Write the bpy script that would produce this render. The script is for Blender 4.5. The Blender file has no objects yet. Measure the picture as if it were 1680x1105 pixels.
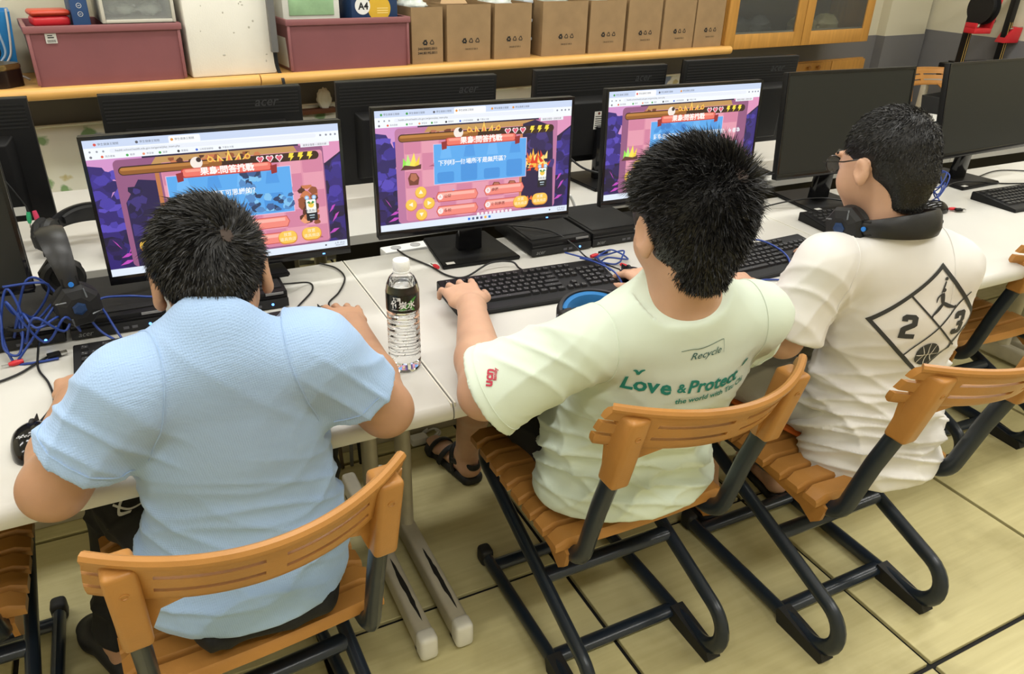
import bpy, bmesh, math, random
import numpy as np
from mathutils import Vector, Matrix
from mathutils.bvhtree import BVHTree
from mathutils.geometry import tessellate_polygon

SC = bpy.context.scene
COL = SC.collection
PI = math.pi

# ------------------------------------------------------------------ camera
CAM_H = 1.52
F_PX, YAW, PITCH, ROLL = 1253.25, .476028, .481934, .0309938
_cy, _sy, _cp, _sp = math.cos(YAW), math.sin(YAW), math.cos(PITCH), math.sin(PITCH)
_fwd = Vector((_sy*_cp, _cy*_cp, -_sp)); _right = Vector((_cy, -_sy, 0)); _up = _right.cross(_fwd)
_r = math.cos(ROLL)*_right + math.sin(ROLL)*_up
_u = -math.sin(ROLL)*_right + math.cos(ROLL)*_up
cam = bpy.data.cameras.new('camera'); cam_o = bpy.data.objects.new('camera', cam); COL.objects.link(cam_o)
cam.sensor_width = 36; cam.lens = F_PX/1680*36; cam.clip_start = .02; cam.clip_end = 60
M = Matrix((( _r.x, _u.x, -_fwd.x, 0), (_r.y, _u.y, -_fwd.y, 0), (_r.z, _u.z, -_fwd.z, CAM_H), (0, 0, 0, 1)))
cam_o.matrix_world = M
SC.camera = cam_o
SC.view_settings.view_transform = 'Standard'; SC.view_settings.look = 'None'
SC.view_settings.gamma = 1; SC.view_settings.exposure = 0.0; SC.view_settings.use_curve_mapping = False

# ------------------------------------------------------------------ world + ceiling lamps
W = bpy.data.worlds.new('room_air'); SC.world = W; W.use_nodes = True
W.node_tree.nodes['Background'].inputs[0].default_value = (.9, .95, 1, 1)
W.node_tree.nodes['Background'].inputs[1].default_value = .25
CEIL_Z = 2.95
LAMPS = [(x, y) for y in (-.5, 1.2, 2.7) for x in (-1.5, .45, 2.4, 4.35)]
LAMP_W = 19
for i, (x, y) in enumerate(LAMPS):
    l = bpy.data.lights.new('fluorescent_light', 'AREA'); l.shape = 'RECTANGLE'; l.size = 1.2; l.size_y = .22
    l.energy = LAMP_W; l.color = (1, .988, .955)
    o = bpy.data.objects.new('fluorescent_light', l); COL.objects.link(o); o.location = (x, y, CEIL_Z-.10)

# ------------------------------------------------------------------ materials
MATS = {}
def mat(name, col, rough=.5, metal=0., spec=.5, bump=0., bscale=60., var=0., vscale=8., stretch=(1, 1, 1), coat=0., emit=None, estr=1., trans=0., ior=1.45, alpha=1., vein=None, detail=4):
    if name in MATS: return MATS[name]
    m = bpy.data.materials.new(name); m.use_nodes = True; nt = m.node_tree; N = nt.nodes; L = nt.links
    b = N['Principled BSDF']
    def setin(k, v):
        if k in b.inputs: b.inputs[k].default_value = v
    setin('Base Color', (*col, 1)); setin('Roughness', rough); setin('Metallic', metal); setin('Specular IOR Level', spec)
    setin('Coat Weight', coat); setin('Transmission Weight', trans); setin('IOR', ior); setin('Alpha', alpha)
    if emit: setin('Emission Color', (*emit, 1)); setin('Emission Strength', estr)
    if var or bump or vein:
        tc = N.new('ShaderNodeTexCoord'); mp = N.new('ShaderNodeMapping'); mp.inputs['Scale'].default_value = stretch
        L.new(tc.outputs['Object'], mp.inputs['Vector'])
    if var or vein:
        n = N.new('ShaderNodeTexNoise'); n.inputs['Scale'].default_value = vscale; n.inputs['Detail'].default_value = detail
        L.new(mp.outputs[0], n.inputs['Vector'])
        r = N.new('ShaderNodeValToRGB'); e = r.color_ramp.elements
        e[0].position = .3; e[1].position = .7
        c2 = vein or tuple(min(1, c*(1+var)) for c in col); c1 = tuple(c*(1-var) for c in col) if not vein else col
        e[0].color = (*c1, 1); e[1].color = (*c2, 1)
        L.new(n.outputs['Fac'], r.inputs[0]); L.new(r.outputs[0], b.inputs['Base Color'])
    if bump:
        n2 = N.new('ShaderNodeTexNoise'); n2.inputs['Scale'].default_value = bscale; n2.inputs['Detail'].default_value = 3
        L.new(mp.outputs[0], n2.inputs['Vector'])
        bp = N.new('ShaderNodeBump'); bp.inputs['Strength'].default_value = bump; bp.inputs['Distance'].default_value = .002
        L.new(n2.outputs['Fac'], bp.inputs['Height']); L.new(bp.outputs[0], b.inputs['Normal'])
    MATS[name] = m; return m

def srgb(r, g, b):
    f = lambda c: (c/255/12.92 if c/255 <= .04045 else ((c/255+.055)/1.055)**2.4)
    return (f(r), f(g), f(b))

M_BLACK = mat('black_plastic', (.0045, .0045, .005), .5, spec=.32, bump=.15, bscale=900)
M_BLACKG = mat('gloss_black_plastic', (.006, .006, .007), .12, spec=.5)
M_BLACKM = mat('matt_black_plastic', (.007, .007, .0075), .6)
M_KEY = mat('key_plastic', (.013, .013, .014), .45)
M_SCREENOFF = mat('dark_screen', (.016, .017, .015), .38, spec=.35)
M_DESK = mat('white_laminate', (.565, .552, .51), .32, var=.03, vscale=3, bump=.05, bscale=120)
M_DESKEDGE = mat('cream_edge', (.72, .70, .62), .35)
M_CREAM = mat('cream_enamel', (.50, .46, .36), .4, var=.08, vscale=20)
M_WORN = mat('worn_black_metal', (.012, .011, .010), .7)
M_ORANGE = mat('orange_brown_plastic', (.41, .188, .046), .36, var=.10, vscale=9, bump=.12, bscale=260, spec=.45)
M_TUBE = mat('dark_navy_enamel', (.012, .019, .030), .28, spec=.6)
M_RUBBER = mat('black_rubber', (.010, .010, .010), .6)
M_STEEL = mat('steel', (.6, .6, .6), .25, metal=1)
M_WHITE = mat('white_plastic', (.75, .75, .73), .4)
M_RED = mat('red_plastic', (.55, .02, .03), .35)
M_GREENP = mat('green_plastic', (.03, .35, .15), .4)
M_BLUECABLE = mat('blue_cable', (.015, .045, .24), .4)
M_BLKCABLE = mat('black_cable', (.008, .008, .009), .45)
M_BLUEPAD = mat('blue_fabric', (.02, .16, .42), .8, bump=.3, bscale=900)
M_KRAFT = mat('kraft_card', (.28, .182, .088), .75, var=.08, vscale=14, bump=.1, bscale=200)
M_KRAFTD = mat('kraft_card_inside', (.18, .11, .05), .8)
M_INK = mat('black_ink', (.01, .01, .01), .7)
M_LOGO = mat('logo_grey', (.20, .20, .20), .4)
M_LOGODARK = mat('logo_dark', (.035, .035, .037), .3)
M_LABEL = mat('label_paper', (.55, .54, .50), .6)
M_MAUVE = mat('mauve_plastic', (.215, .078, .085), .42, var=.06, vscale=5, bump=.05, bscale=90)
M_MAUVED = mat('mauve_rim', (.25, .095, .10), .4)
M_WOOD = mat('counter_wood', (.62, .34, .10), .35, var=.12, vscale=6, stretch=(1, 14, 14))
M_WOODEDGE = mat('counter_nosing', (.68, .38, .11), .3, var=.06, vscale=9)
M_CAB = mat('cabinet_wood', (.50, .25, .055), .4, var=.12, vscale=5, stretch=(10, 10, 1))
M_WALLC = mat('cream_wall', (.62, .58, .44), .8, bump=.1, bscale=60)
M_WALLG = mat('grey_dado', (.165, .162, .165), .7, bump=.1, bscale=60)
M_CEIL = mat('ceiling_white', (.8, .8, .78), .9)
M_FOAM = mat('white_foam', (.78, .76, .68), .7, bump=.25, bscale=160, var=.04, vscale=5)
M_GREYPIPE = mat('grey_trunking', (.16, .16, .16), .45)

# ------------------------------------------------------------------ mesh helpers
class MB:
    """collects geometry; build() links it as ONE mesh object"""
    def __init__(s): s.v = []; s.f = []; s.m = []
    def add(s, vs, fs, mi=0):
        o = len(s.v); s.v += [tuple(v) for v in vs]; s.f += [tuple(i+o for i in f) for f in fs]; s.m += [mi]*len(fs); return s
    def addbm(s, bm, mi=0, T=None):
        bm.verts.ensure_lookup_table()
        for i, v in enumerate(bm.verts): v.index = i
        s.add([(T @ v.co if T else v.co) for v in bm.verts], [[v.index for v in f.verts] for f in bm.faces], mi); bm.free(); return s
    def box(s, x0, x1, y0, y1, z0, z1, bev=0., seg=2, mi=0, T=None):
        bm = bmesh.new(); bmesh.ops.create_cube(bm, size=1)
        for v in bm.verts: v.co = Vector(((x0+x1)/2+v.co.x*(x1-x0), (y0+y1)/2+v.co.y*(y1-y0), (z0+z1)/2+v.co.z*(z1-z0)))
        if bev: bmesh.ops.bevel(bm, geom=bm.edges[:], offset=bev, segments=seg, affect='EDGES', profile=.5, clamp_overlap=True)
        return s.addbm(bm, mi, T)
    def hexa(s, bot, top, bev=0., seg=2, mi=0, T=None):
        """four bottom + four top corners (ccw)"""
        bm = bmesh.new(); vs = [bm.verts.new(p) for p in list(bot)+list(top)]
        for f in ((3, 2, 1, 0), (4, 5, 6, 7), (0, 1, 5, 4), (1, 2, 6, 5), (2, 3, 7, 6), (3, 0, 4, 7)): bm.faces.new([vs[i] for i in f])
        if bev: bmesh.ops.bevel(bm, geom=bm.edges[:], offset=bev, segments=seg, affect='EDGES', profile=.5, clamp_overlap=True)
        return s.addbm(bm, mi, T)
    def lathe(s, prof, n=32, mi=0, T=None, cap=True):
        vs = []; fs = []
        for r, z in prof:
            for k in range(n): a = 2*PI*k/n; vs.append(Vector((r*math.cos(a), r*math.sin(a), z)))
        for j in range(len(prof)-1):
            for k in range(n): fs.append((j*n+k, j*n+(k+1) % n, (j+1)*n+(k+1) % n, (j+1)*n+k))
        if cap: fs.append(tuple(range(n-1, -1, -1))); fs.append(tuple((len(prof)-1)*n+k for k in range(n)))
        if T: vs = [T @ v for v in vs]
        return s.add(vs, fs, mi)
    def tube(s, pts, r, n=8, mi=0, r2=None, up=None, cap=True):
        """sweep; r2 + up give an elliptical section (r2 along up)"""
        pts = [Vector(p) for p in pts]; vs = []; fs = []; N = len(pts); nrm = None
        for i, p in enumerate(pts):
            t = (pts[min(i+1, N-1)]-pts[max(i-1, 0)]).normalized()
            if up is not None: b = Vector(up); b = (b-t*b.dot(t)).normalized(); a = b.cross(t)
            else:
                if nrm is None: nrm = t.orthogonal().normalized()
                nrm = (nrm-t*nrm.dot(t)); nrm = nrm.normalized() if nrm.length > 1e-6 else t.orthogonal().normalized(); a = nrm; b = t.cross(a)
            rr = r[i] if isinstance(r, (list, tuple)) else r
            for k in range(n):
                w = 2*PI*k/n; vs.append(p+a*(rr*math.cos(w))+b*((r2 or rr)*math.sin(w)))
        for i in range(N-1):
            for k in range(n): fs.append((i*n+k, i*n+(k+1) % n, (i+1)*n+(k+1) % n, (i+1)*n+k))
        if cap: fs.append(tuple(range(n-1, -1, -1))); fs.append(tuple((N-1)*n+k for k in range(n)))
        return s.add(vs, fs, mi)
    def prism(s, poly, z0, z1, mi=0, T=None, bev=0.):
        """2D outline (xy) extruded in z"""
        bm = bmesh.new(); vs = [bm.verts.new((x, y, z0)) for x, y in poly]
        f = bm.faces.new(vs); bm.normal_update()
        if f.normal.z > 0: f.normal_flip()
        r = bmesh.ops.extrude_face_region(bm, geom=[f])
        for v in [g for g in r['geom'] if isinstance(g, bmesh.types.BMVert)]: v.co.z = z1
        if bev: bmesh.ops.bevel(bm, geom=bm.edges[:], offset=bev, segments=2, affect='EDGES', clamp_overlap=True)
        bmesh.ops.recalc_face_normals(bm, faces=bm.faces[:])
        return s.addbm(bm, mi, T)
    def build(s, name, mats, parent=None, smooth=True, loc=None, rotz=None):
        me = bpy.data.meshes.new(name); me.from_pydata(s.v, [], s.f)
        ms = mats if isinstance(mats, (list, tuple)) else [mats]
        for m in ms: me.materials.append(m)
        if len(ms) > 1: me.polygons.foreach_set('material_index', s.m)
        return link(name, me, parent, smooth, loc, rotz)

def link(name, me, parent=None, smooth=True, loc=None, rotz=None):
    if smooth and len(me.polygons):
        me.polygons.foreach_set('use_smooth', [True]*len(me.polygons))
        if smooth is not 2: me.set_sharp_from_angle(angle=math.radians(38))
    me.update()
    o = bpy.data.objects.new(name, me); COL.objects.link(o)
    if parent: o.parent = parent
    if loc is not None: o.location = loc
    if rotz is not None: o.rotation_euler.z = rotz
    return o

def tag(o, label=None, cat=None, group=None, kind=None):
    if label: o['label'] = label
    if cat: o['category'] = cat
    if group: o['group'] = group
    if kind: o['kind'] = kind
    return o
def thing(name, label, cat, loc=(0, 0, 0), rotz=0., group=None):
    o = bpy.data.objects.new(name, None); o.empty_display_size = .05; COL.objects.link(o); o.location = loc; o.rotation_euler.z = rotz
    return tag(o, label, cat, group)
def copy_tree(o, parent=None):
    c = o.copy(); COL.objects.link(c); c.parent = parent
    for ch in list(o.children): copy_tree(ch, c)
    return c
def dup(o, loc, rotz=0., label=None, group=None):
    c = copy_tree(o); c.location = loc; c.rotation_euler.z = rotz
    if label: c['label'] = label
    if group: c['group'] = group
    return c
def spline(pts, n=8):
    pts = [Vector(p) for p in pts]; out = []
    for i in range(len(pts)-1):
        p0 = pts[max(i-1, 0)]; p1 = pts[i]; p2 = pts[i+1]; p3 = pts[min(i+2, len(pts)-1)]
        for k in range(n):
            t = k/n; out.append(.5*((2*p1)+(p2-p0)*t+(2*p0-5*p1+4*p2-p3)*t*t+(3*p1-p0-3*p2+p3)*t**3))
    out.append(pts[-1]); return out
def arc(c, r, a0, a1, n, f):
    """f maps (u,v) to 3D"""
    return [f(c[0]+r*math.cos(a0+(a1-a0)*k/n), c[1]+r*math.sin(a0+(a1-a0)*k/n)) for k in range(n+1)]
def fillet(pts, r, n=6):
    """round the corners of a polyline of Vectors"""
    pts = [Vector(p) for p in pts]; out = [pts[0]]
    for i in range(1, len(pts)-1):
        a, b, c = pts[i-1], pts[i], pts[i+1]; u = (a-b).normalized(); w = (c-b).normalized()
        rr = r[i-1] if isinstance(r, (list, tuple)) else r
        ang = u.angle(w); d = min(rr/math.tan(ang/2), (a-b).length*.49, (c-b).length*.49); rad = d*math.tan(ang/2)
        ctr = b+(u+w).normalized()*(rad/math.sin(ang/2))
        s0 = b+u*d-ctr; s1 = b+w*d-ctr; tot = s0.angle(s1); ax = s0.cross(s1).normalized()
        for k in range(n+1): out.append(ctr+Matrix.Rotation(tot*k/n, 3, ax) @ s0)
    out.append(pts[-1]); return out

_txt = {}
def text_geo(s, size=1., bold=0., shear=0., align='CENTER'):
    """outline of lettering as flat triangles (xy plane)"""
    cu = bpy.data.curves.new('lettering', 'FONT'); cu.body = s; cu.size = size; cu.align_x = align; cu.align_y = 'CENTER'; cu.shear = shear; cu.offset = bold; cu.resolution_u = 2
    o = bpy.data.objects.new('lettering', cu); COL.objects.link(o)
    dg = bpy.context.evaluated_depsgraph_get(); dg.update()
    me = o.evaluated_get(dg).to_mesh(); vs = [v.co.copy() for v in me.vertices]; fs = [tuple(p.vertices) for p in me.polygons]
    o.evaluated_get(dg).to_mesh_clear(); bpy.data.objects.remove(o); bpy.data.curves.remove(cu)
    return vs, fs
def frame_T(origin, xdir, ydir):
    x = Vector(xdir).normalized(); y = Vector(ydir); y = (y-x*y.dot(x)).normalized(); z = x.cross(y)
    return Matrix(((x.x, y.x, z.x, origin[0]), (x.y, y.y, z.y, origin[1]), (x.z, y.z, z.z, origin[2]), (0, 0, 0, 1)))
def lettering(name, s, size, T, m, parent, bold=0., shear=0., align='CENTER', thick=.0004):
    vs, fs = text_geo(s, size, bold, shear, align)
    mb = MB(); mb.add([T @ (v+Vector((0, 0, thick))) for v in vs], fs); return mb.build(name, m, parent, smooth=False)
# ================================================================== the setting
# back wall runs slightly askew to the desks: local frame s (along), o (depth behind the counter front)
WTH = math.atan(.1023); WO = Vector((-.36, 3.2, 0)); WE = Vector((math.cos(WTH), math.sin(WTH), 0)); WN = Vector((-math.sin(WTH), math.cos(WTH), 0))
def wp(s, o, z): return WO+WE*s+WN*o+Vector((0, 0, z))
WALLROT = WTH
WALL_OFF = .42

mb = MB(); mb.box(-2.6, 5.76, -1.6, 5.0, -.06, -.012); floor = tag(mb.build('floor', mat('joint_black', (.008, .008, .008), .8), smooth=False), kind='structure')
def tile_mat():
    m = mat('floor_tile', (.46, .375, .165), .38, spec=.4)
    nt = m.node_tree; N = nt.nodes; L = nt.links; b = N['Principled BSDF']
    geo = N.new('ShaderNodeNewGeometry'); oi = N.new('ShaderNodeObjectInfo')
    mp = N.new('ShaderNodeMapping'); mp.inputs['Scale'].default_value = (2.2, 38, 1); L.new(geo.outputs['Position'], mp.inputs[0])
    n1 = N.new('ShaderNodeTexNoise'); n1.inputs['Scale'].default_value = 1.6; n1.inputs['Detail'].default_value = 6; L.new(mp.outputs[0], n1.inputs['Vector'])
    n2 = N.new('ShaderNodeTexNoise'); n2.inputs['Scale'].default_value = 5; n2.inputs['Detail'].default_value = 5; L.new(geo.outputs['Position'], n2.inputs['Vector'])
    r1 = N.new('ShaderNodeValToRGB'); r1.color_ramp.elements[0].color = (.53, .475, .25, 1); r1.color_ramp.elements[1].color = (.585, .53, .29, 1); r1.color_ramp.elements[0].position = .35; r1.color_ramp.elements[1].position = .65
    L.new(n1.outputs['Fac'], r1.inputs[0])
    r2 = N.new('ShaderNodeValToRGB'); r2.color_ramp.elements[0].color = (.84, .82, .76, 1); r2.color_ramp.elements[1].color = (1.05, 1.04, 1, 1); r2.color_ramp.elements[0].position = .30; r2.color_ramp.elements[1].position = .5
    L.new(n2.outputs['Fac'], r2.inputs[0])
    mx = N.new('ShaderNodeMixRGB'); mx.blend_type = 'MULTIPLY'; mx.inputs[0].default_value = 1; L.new(r1.outputs[0], mx.inputs[1]); L.new(r2.outputs[0], mx.inputs[2])
    hs = N.new('ShaderNodeHueSaturation'); ma = N.new('ShaderNodeMapRange'); ma.inputs[3].default_value = .93; ma.inputs[4].default_value = 1.05
    L.new(oi.outputs['Random'], ma.inputs[0]); L.new(ma.outputs[0], hs.inputs['Value']); L.new(mx.outputs[0], hs.inputs['Color']); L.new(hs.outputs[0], b.inputs['Base Color'])
    rr = N.new('ShaderNodeMapRange'); rr.inputs[3].default_value = .3; rr.inputs[4].default_value = .5; L.new(n2.outputs['Fac'], rr.inputs[0]); L.new(rr.outputs[0], b.inputs['Roughness'])
    return m
TX, TY, TX0, TY0 = .651, .672, .852, 1.333
tm = MB().box(-TX/2+.0068, TX/2-.0068, -TY/2+.0068, TY/2-.0068, -.012, 0, bev=.0015, seg=1).build('floor_tile', tile_mat(), floor)
first = True
for i in range(-5, 8):
    for j in range(-4, 5):
        o = tm if first else tm.copy()
        if not first: COL.objects.link(o)
        first = False; o.parent = floor; o.location = (TX0+TX*(i+.5), TY0+TY*(j+.5), 0)

def wallbox(name, s0, s1, o0, o1, z0, z1, m, kind='structure', bev=0.):
    mb = MB(); mb.hexa([wp(s0, o0, z0), wp(s1, o0, z0), wp(s1, o1, z0), wp(s0, o1, z0)], [wp(s0, o0, z1), wp(s1, o0, z1), wp(s1, o1, z1), wp(s0, o1, z1)], bev)
    return tag(mb.build(name, m, smooth=bool(bev)), kind=kind)
S_END = 6.02          # room corner along the back wall
DADO = .955
wb = wallbox('wall_back', -2.3, S_END+.12, WALL_OFF, WALL_OFF+.12, 0, CEIL_Z, M_WALLC)
def wchild(name, s0, s1, o0, o1, z0, z1, m, parent, bev=0.):
    o = wallbox(name, s0, s1, o0, o1, z0, z1, m, None, bev); o.parent = parent; return o
wchild('dado', -2.3, S_END, WALL_OFF-.006, WALL_OFF+.01, 0, DADO, M_WALLG, wb)
pl = wchild('pilaster', 5.52, S_END, WALL_OFF-.07, WALL_OFF+.02, DADO, CEIL_Z, M_WALLC, wb)
wchild('pilaster_dado', 5.52, S_END, WALL_OFF-.076, WALL_OFF+.02, 0, DADO, M_WALLG, wb)
RC = wp(S_END, 0, 0).x
mb = MB(); mb.box(RC, RC+.12, -1.6, 4.5, 0, CEIL_Z); wr = tag(mb.build('wall_right', M_WALLC, smooth=False), kind='structure')
MB().box(RC-.006, RC+.01, -1.6, 4.28, 0, DADO+.03).build('dado', M_WALLG, wr, smooth=False)
tag(MB().box(-2.72, -2.6, -1.6, 5.0, 0, CEIL_Z).build('wall_left', M_WALLC, smooth=False), kind='structure')
tag(MB().box(-2.72, RC+.12, -1.72, -1.6, 0, CEIL_Z).build('wall_front', M_WALLC, smooth=False), kind='structure')
tag(MB().box(-2.72, RC+.12, -1.72, 5.0, CEIL_Z, CEIL_Z+.1).build('ceiling', M_CEIL, smooth=False), kind='structure')
# ceiling lamps: a housing with two tubes each
def lamp_fixture():
    t = thing('ceiling_light', 'white twin-tube fluorescent ceiling light', 'ceiling light', group='fluorescent ceiling lights')
    MB().box(-.63, .63, -.14, .14, -.05, 0, bev=.006).build('housing', M_WHITE, t)
    em = mat('lit_tube', (.9, .9, .9), .5, emit=(1, .985, .94), estr=6)
    for y in (-.06, .06): MB().tube([(-.6, y, -.072), (.6, y, -.072)], .013, 10).build('tube', em, t)
    return t
lf = lamp_fixture()
for i, (x, y) in enumerate(LAMPS):
    if i == 0: lf.location = (x, y, CEIL_Z)
    else: dup(lf, (x, y, CEIL_Z))

# ------------------------------------------------------------------ counter along the back wall
ct = thing('wall_counter', 'long wooden counter with rounded front edge along the back wall', 'counter')
for a, b in ((-1.4, .893), (.897, 3.56)):
    mb = MB(); mb.hexa([wp(a, .02, .965), wp(b, .02, .965), wp(b, WALL_OFF-.01, .965), wp(a, WALL_OFF-.01, .965)], [wp(a, .02, 1.0), wp(b, .02, 1.0), wp(b, WALL_OFF-.01, 1.0), wp(a, WALL_OFF-.01, 1.0)])
    mb.build('worktop', M_WOOD, ct, smooth=False)
    mb = MB(); mb.tube([wp(a, .012, .984), wp(b, .012, .984)], .022, 14); mb.build('nosing', M_WOODEDGE, ct)
for s in (-.9, .35, 1.6, 2.9):
    mb = MB(); mb.hexa([wp(s, .12, .76), wp(s+.03, .12, .76), wp(s+.03, WALL_OFF-.008, .62), wp(s, WALL_OFF-.008, .62)], [wp(s, .12, .964), wp(s+.03, .12, .964), wp(s+.03, WALL_OFF-.008, .964), wp(s, WALL_OFF-.008, .964)])
    mb.build('bracket', M_WALLG, ct, smooth=False)
# floral cloth hung on the wall below the counter
def floral():
    m = bpy.data.materials.new('floral_cloth'); m.use_nodes = True; nt = m.node_tree; N = nt.nodes; L = nt.links; b = N['Principled BSDF']; b.inputs['Roughness'].default_value = .45
    tc = N.new('ShaderNodeTexCoord'); base = (.85, .85, .76, 1); prev = None
    def layer(scale, thr, col, seed):
        nonlocal prev
        mp = N.new('ShaderNodeMapping'); mp.inputs['Location'].default_value = (seed, seed*.7, seed*1.3); L.new(tc.outputs['Object'], mp.inputs[0])
        wn = N.new('ShaderNodeTexNoise'); wn.inputs['Scale'].default_value = scale*2.5; L.new(mp.outputs[0], wn.inputs['Vector'])
        ad = N.new('ShaderNodeMixRGB'); ad.inputs[0].default_value = .06; L.new(mp.outputs[0], ad.inputs[1]); L.new(wn.outputs['Color'], ad.inputs[2])
        v = N.new('ShaderNodeTexVoronoi'); v.inputs['Scale'].default_value = scale; L.new(ad.outputs[0], v.inputs['Vector'])
        r = N.new('ShaderNodeValToRGB'); r.color_ramp.elements[0].position = thr*.7; r.color_ramp.elements[0].color = (1, 1, 1, 1); r.color_ramp.elements[1].position = thr; r.color_ramp.elements[1].color = (0, 0, 0, 1)
        L.new(v.outputs['Distance'], r.inputs[0])
        mx = N.new('ShaderNodeMixRGB'); L.new(r.outputs[0], mx.inputs[0]); mx.inputs[2].default_value = col
        if prev is None: mx.inputs[1].default_value = base
        else: L.new(prev, mx.inputs[1])
        prev = mx.outputs[0]
    layer(9, .30, (.26, .42, .20, 1), 3.1); layer(7, .26, (.25, .32, .48, 1), 7.7); layer(8, .2, (.62, .55, .28, 1), 1.2)
    L.new(prev, b.inputs['Base Color']); return m
mb = MB(); vs = []; fs = []; n = 260; s0, s1 = -1.2, 3.9
for k in range(n+1):
    s = s0+(s1-s0)*k/n; w = .012*math.sin(s*21+2*math.sin(s*5))+.006*math.sin(s*47)
    for z, a in ((.80, .25), (.6, 1), (.3, 1.2), (.04, 1.3)): vs.append(wp(s, WALL_OFF-.05+w*a, z))
for k in range(n):
    for j in range(3): fs.append((k*4+j, (k+1)*4+j, (k+1)*4+j+1, k*4+j+1))
mb.add(vs, fs); cl = mb.build('floral_curtain', floral(), smooth=2)
tag(cl, 'pale floral cloth curtain hanging on the wall below the wooden counter', 'curtain')
md = cl.modifiers.new('thickness', 'SOLIDIFY'); md.thickness = .002
MB().tube([wp(s0, WALL_OFF-.05, .80), wp(s1, WALL_OFF-.05, .80)], .006, 8).build('rod', M_WHITE, cl)
# ================================================================== desks
DZ = .74
def make_desk(w, depth=.775):
    """origin: front left corner on the floor; front faces -y"""
    t = thing('computer_desk', '', 'desk')
    # top slab with rounded front nosing
    prof = [(depth, DZ-.03), (depth, DZ-.002), (depth-.002, DZ), (.022, DZ)]
    prof += [(.022-.022*math.sin(a), DZ-.019+.019*math.cos(a)) for a in [PI/2*k/6 for k in range(1, 7)]]
    prof += [(.0, DZ-.028), (.004, DZ-.036), (.016, DZ-.036), (.02, DZ-.03)]
    mb = MB(); n = len(prof); vs = [(x, y, z) for x in (.0015, w-.0015) for y, z in prof]
    fs = [(k, (k+1) % n, n+(k+1) % n, n+k) for k in range(n)]+[tuple(range(n-1, -1, -1)), tuple(range(n, 2*n))]
    mb.add(vs, fs); mb.build('desktop', M_DESK, t)
    for x in (.002, w-.005):
        MB().box(x, x+.003, .004, depth-.002, DZ-.031, DZ+.0006).build('edge_band', M_DESKEDGE, t, smooth=False)
    for x in (.045, w-.045):
        lg = MB().tube([(x, .47, .06), (x, .47, DZ-.03)], .020, 16, r2=.032, up=(0, 1, 0)).build('leg', M_CREAM, t)
        f = MB().box(x-.021, x+.021, .075, .74, .012, .078, bev=.012, seg=3).build('foot_bar', M_CREAM, t)
        MB().box(x-.0225, x+.0225, .048, .092, .010, .080, bev=.012, seg=3).build('end_cap', M_DESKEDGE, f)
        MB().box(x-.018, x+.018, .07, .11, 0, .012, bev=.003).build('rubber_pad', M_RUBBER, f)
        MB().box(x-.018, x+.018, .68, .72, 0, .012, bev=.003).build('rubber_pad', M_RUBBER, f)
        # chipped enamel along the ridge
        c = []; rnd = random.Random(int(x*1000))
        L0, L1 = (.11, .34)
        for k in range(15):
            u = k/14; y = L0+(L1-L0)*u; hw = .0062*math.sin(PI*u)**.8*(.75+.5*rnd.random()); c.append((x+.004-.004*u+hw, y))
        for k in range(14, -1, -1):
            u = k/14; y = L0+(L1-L0)*u; hw = .0062*math.sin(PI*u)**.8*(.75+.5*rnd.random()); c.append((x+.004-.004*u-hw, y))
        MB().prism(c, .0779, .0786).build('worn_patch', M_WORN, f, smooth=False)
    MB().box(.05, w-.05, .44, .47, DZ-.12, DZ-.03, bev=.003).build('cross_beam', M_CREAM, t)
    MB().box(.065, w-.065, .60, .612, .30, DZ-.03).build('modesty_panel', mat('dark_board', (.05, .045, .04), .6), t, smooth=False)
    return t
DW = 1.355; SEAM = .462
desk = make_desk(DW)
desk.location = (SEAM-DW, 1.125, 0); desk['label'] = 'white computer desk where the boy in the blue shirt sits'
dup(desk, (SEAM, 1.125, 0), 0, 'white computer desk where the boy in the mint green shirt sits')
dup(desk, (SEAM+DW, 1.125, 0), 0, 'white computer desk in front of the boy in the white jersey tee')
dup(desk, (SEAM+2*DW, 1.125, 0), 0, 'white computer desk at the far right end of the front row')
for k, lb in ((-1, 'white desk of the back row behind the left lit monitor'), (0, 'white desk of the back row behind the middle lit monitor'), (1, 'white desk of the back row behind the dark monitor at centre right'), (2, 'white desk at the right end of the back row')):
    dup(desk, (SEAM+DW*(k+1), 2.08+.775, 0), PI, lb)

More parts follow.
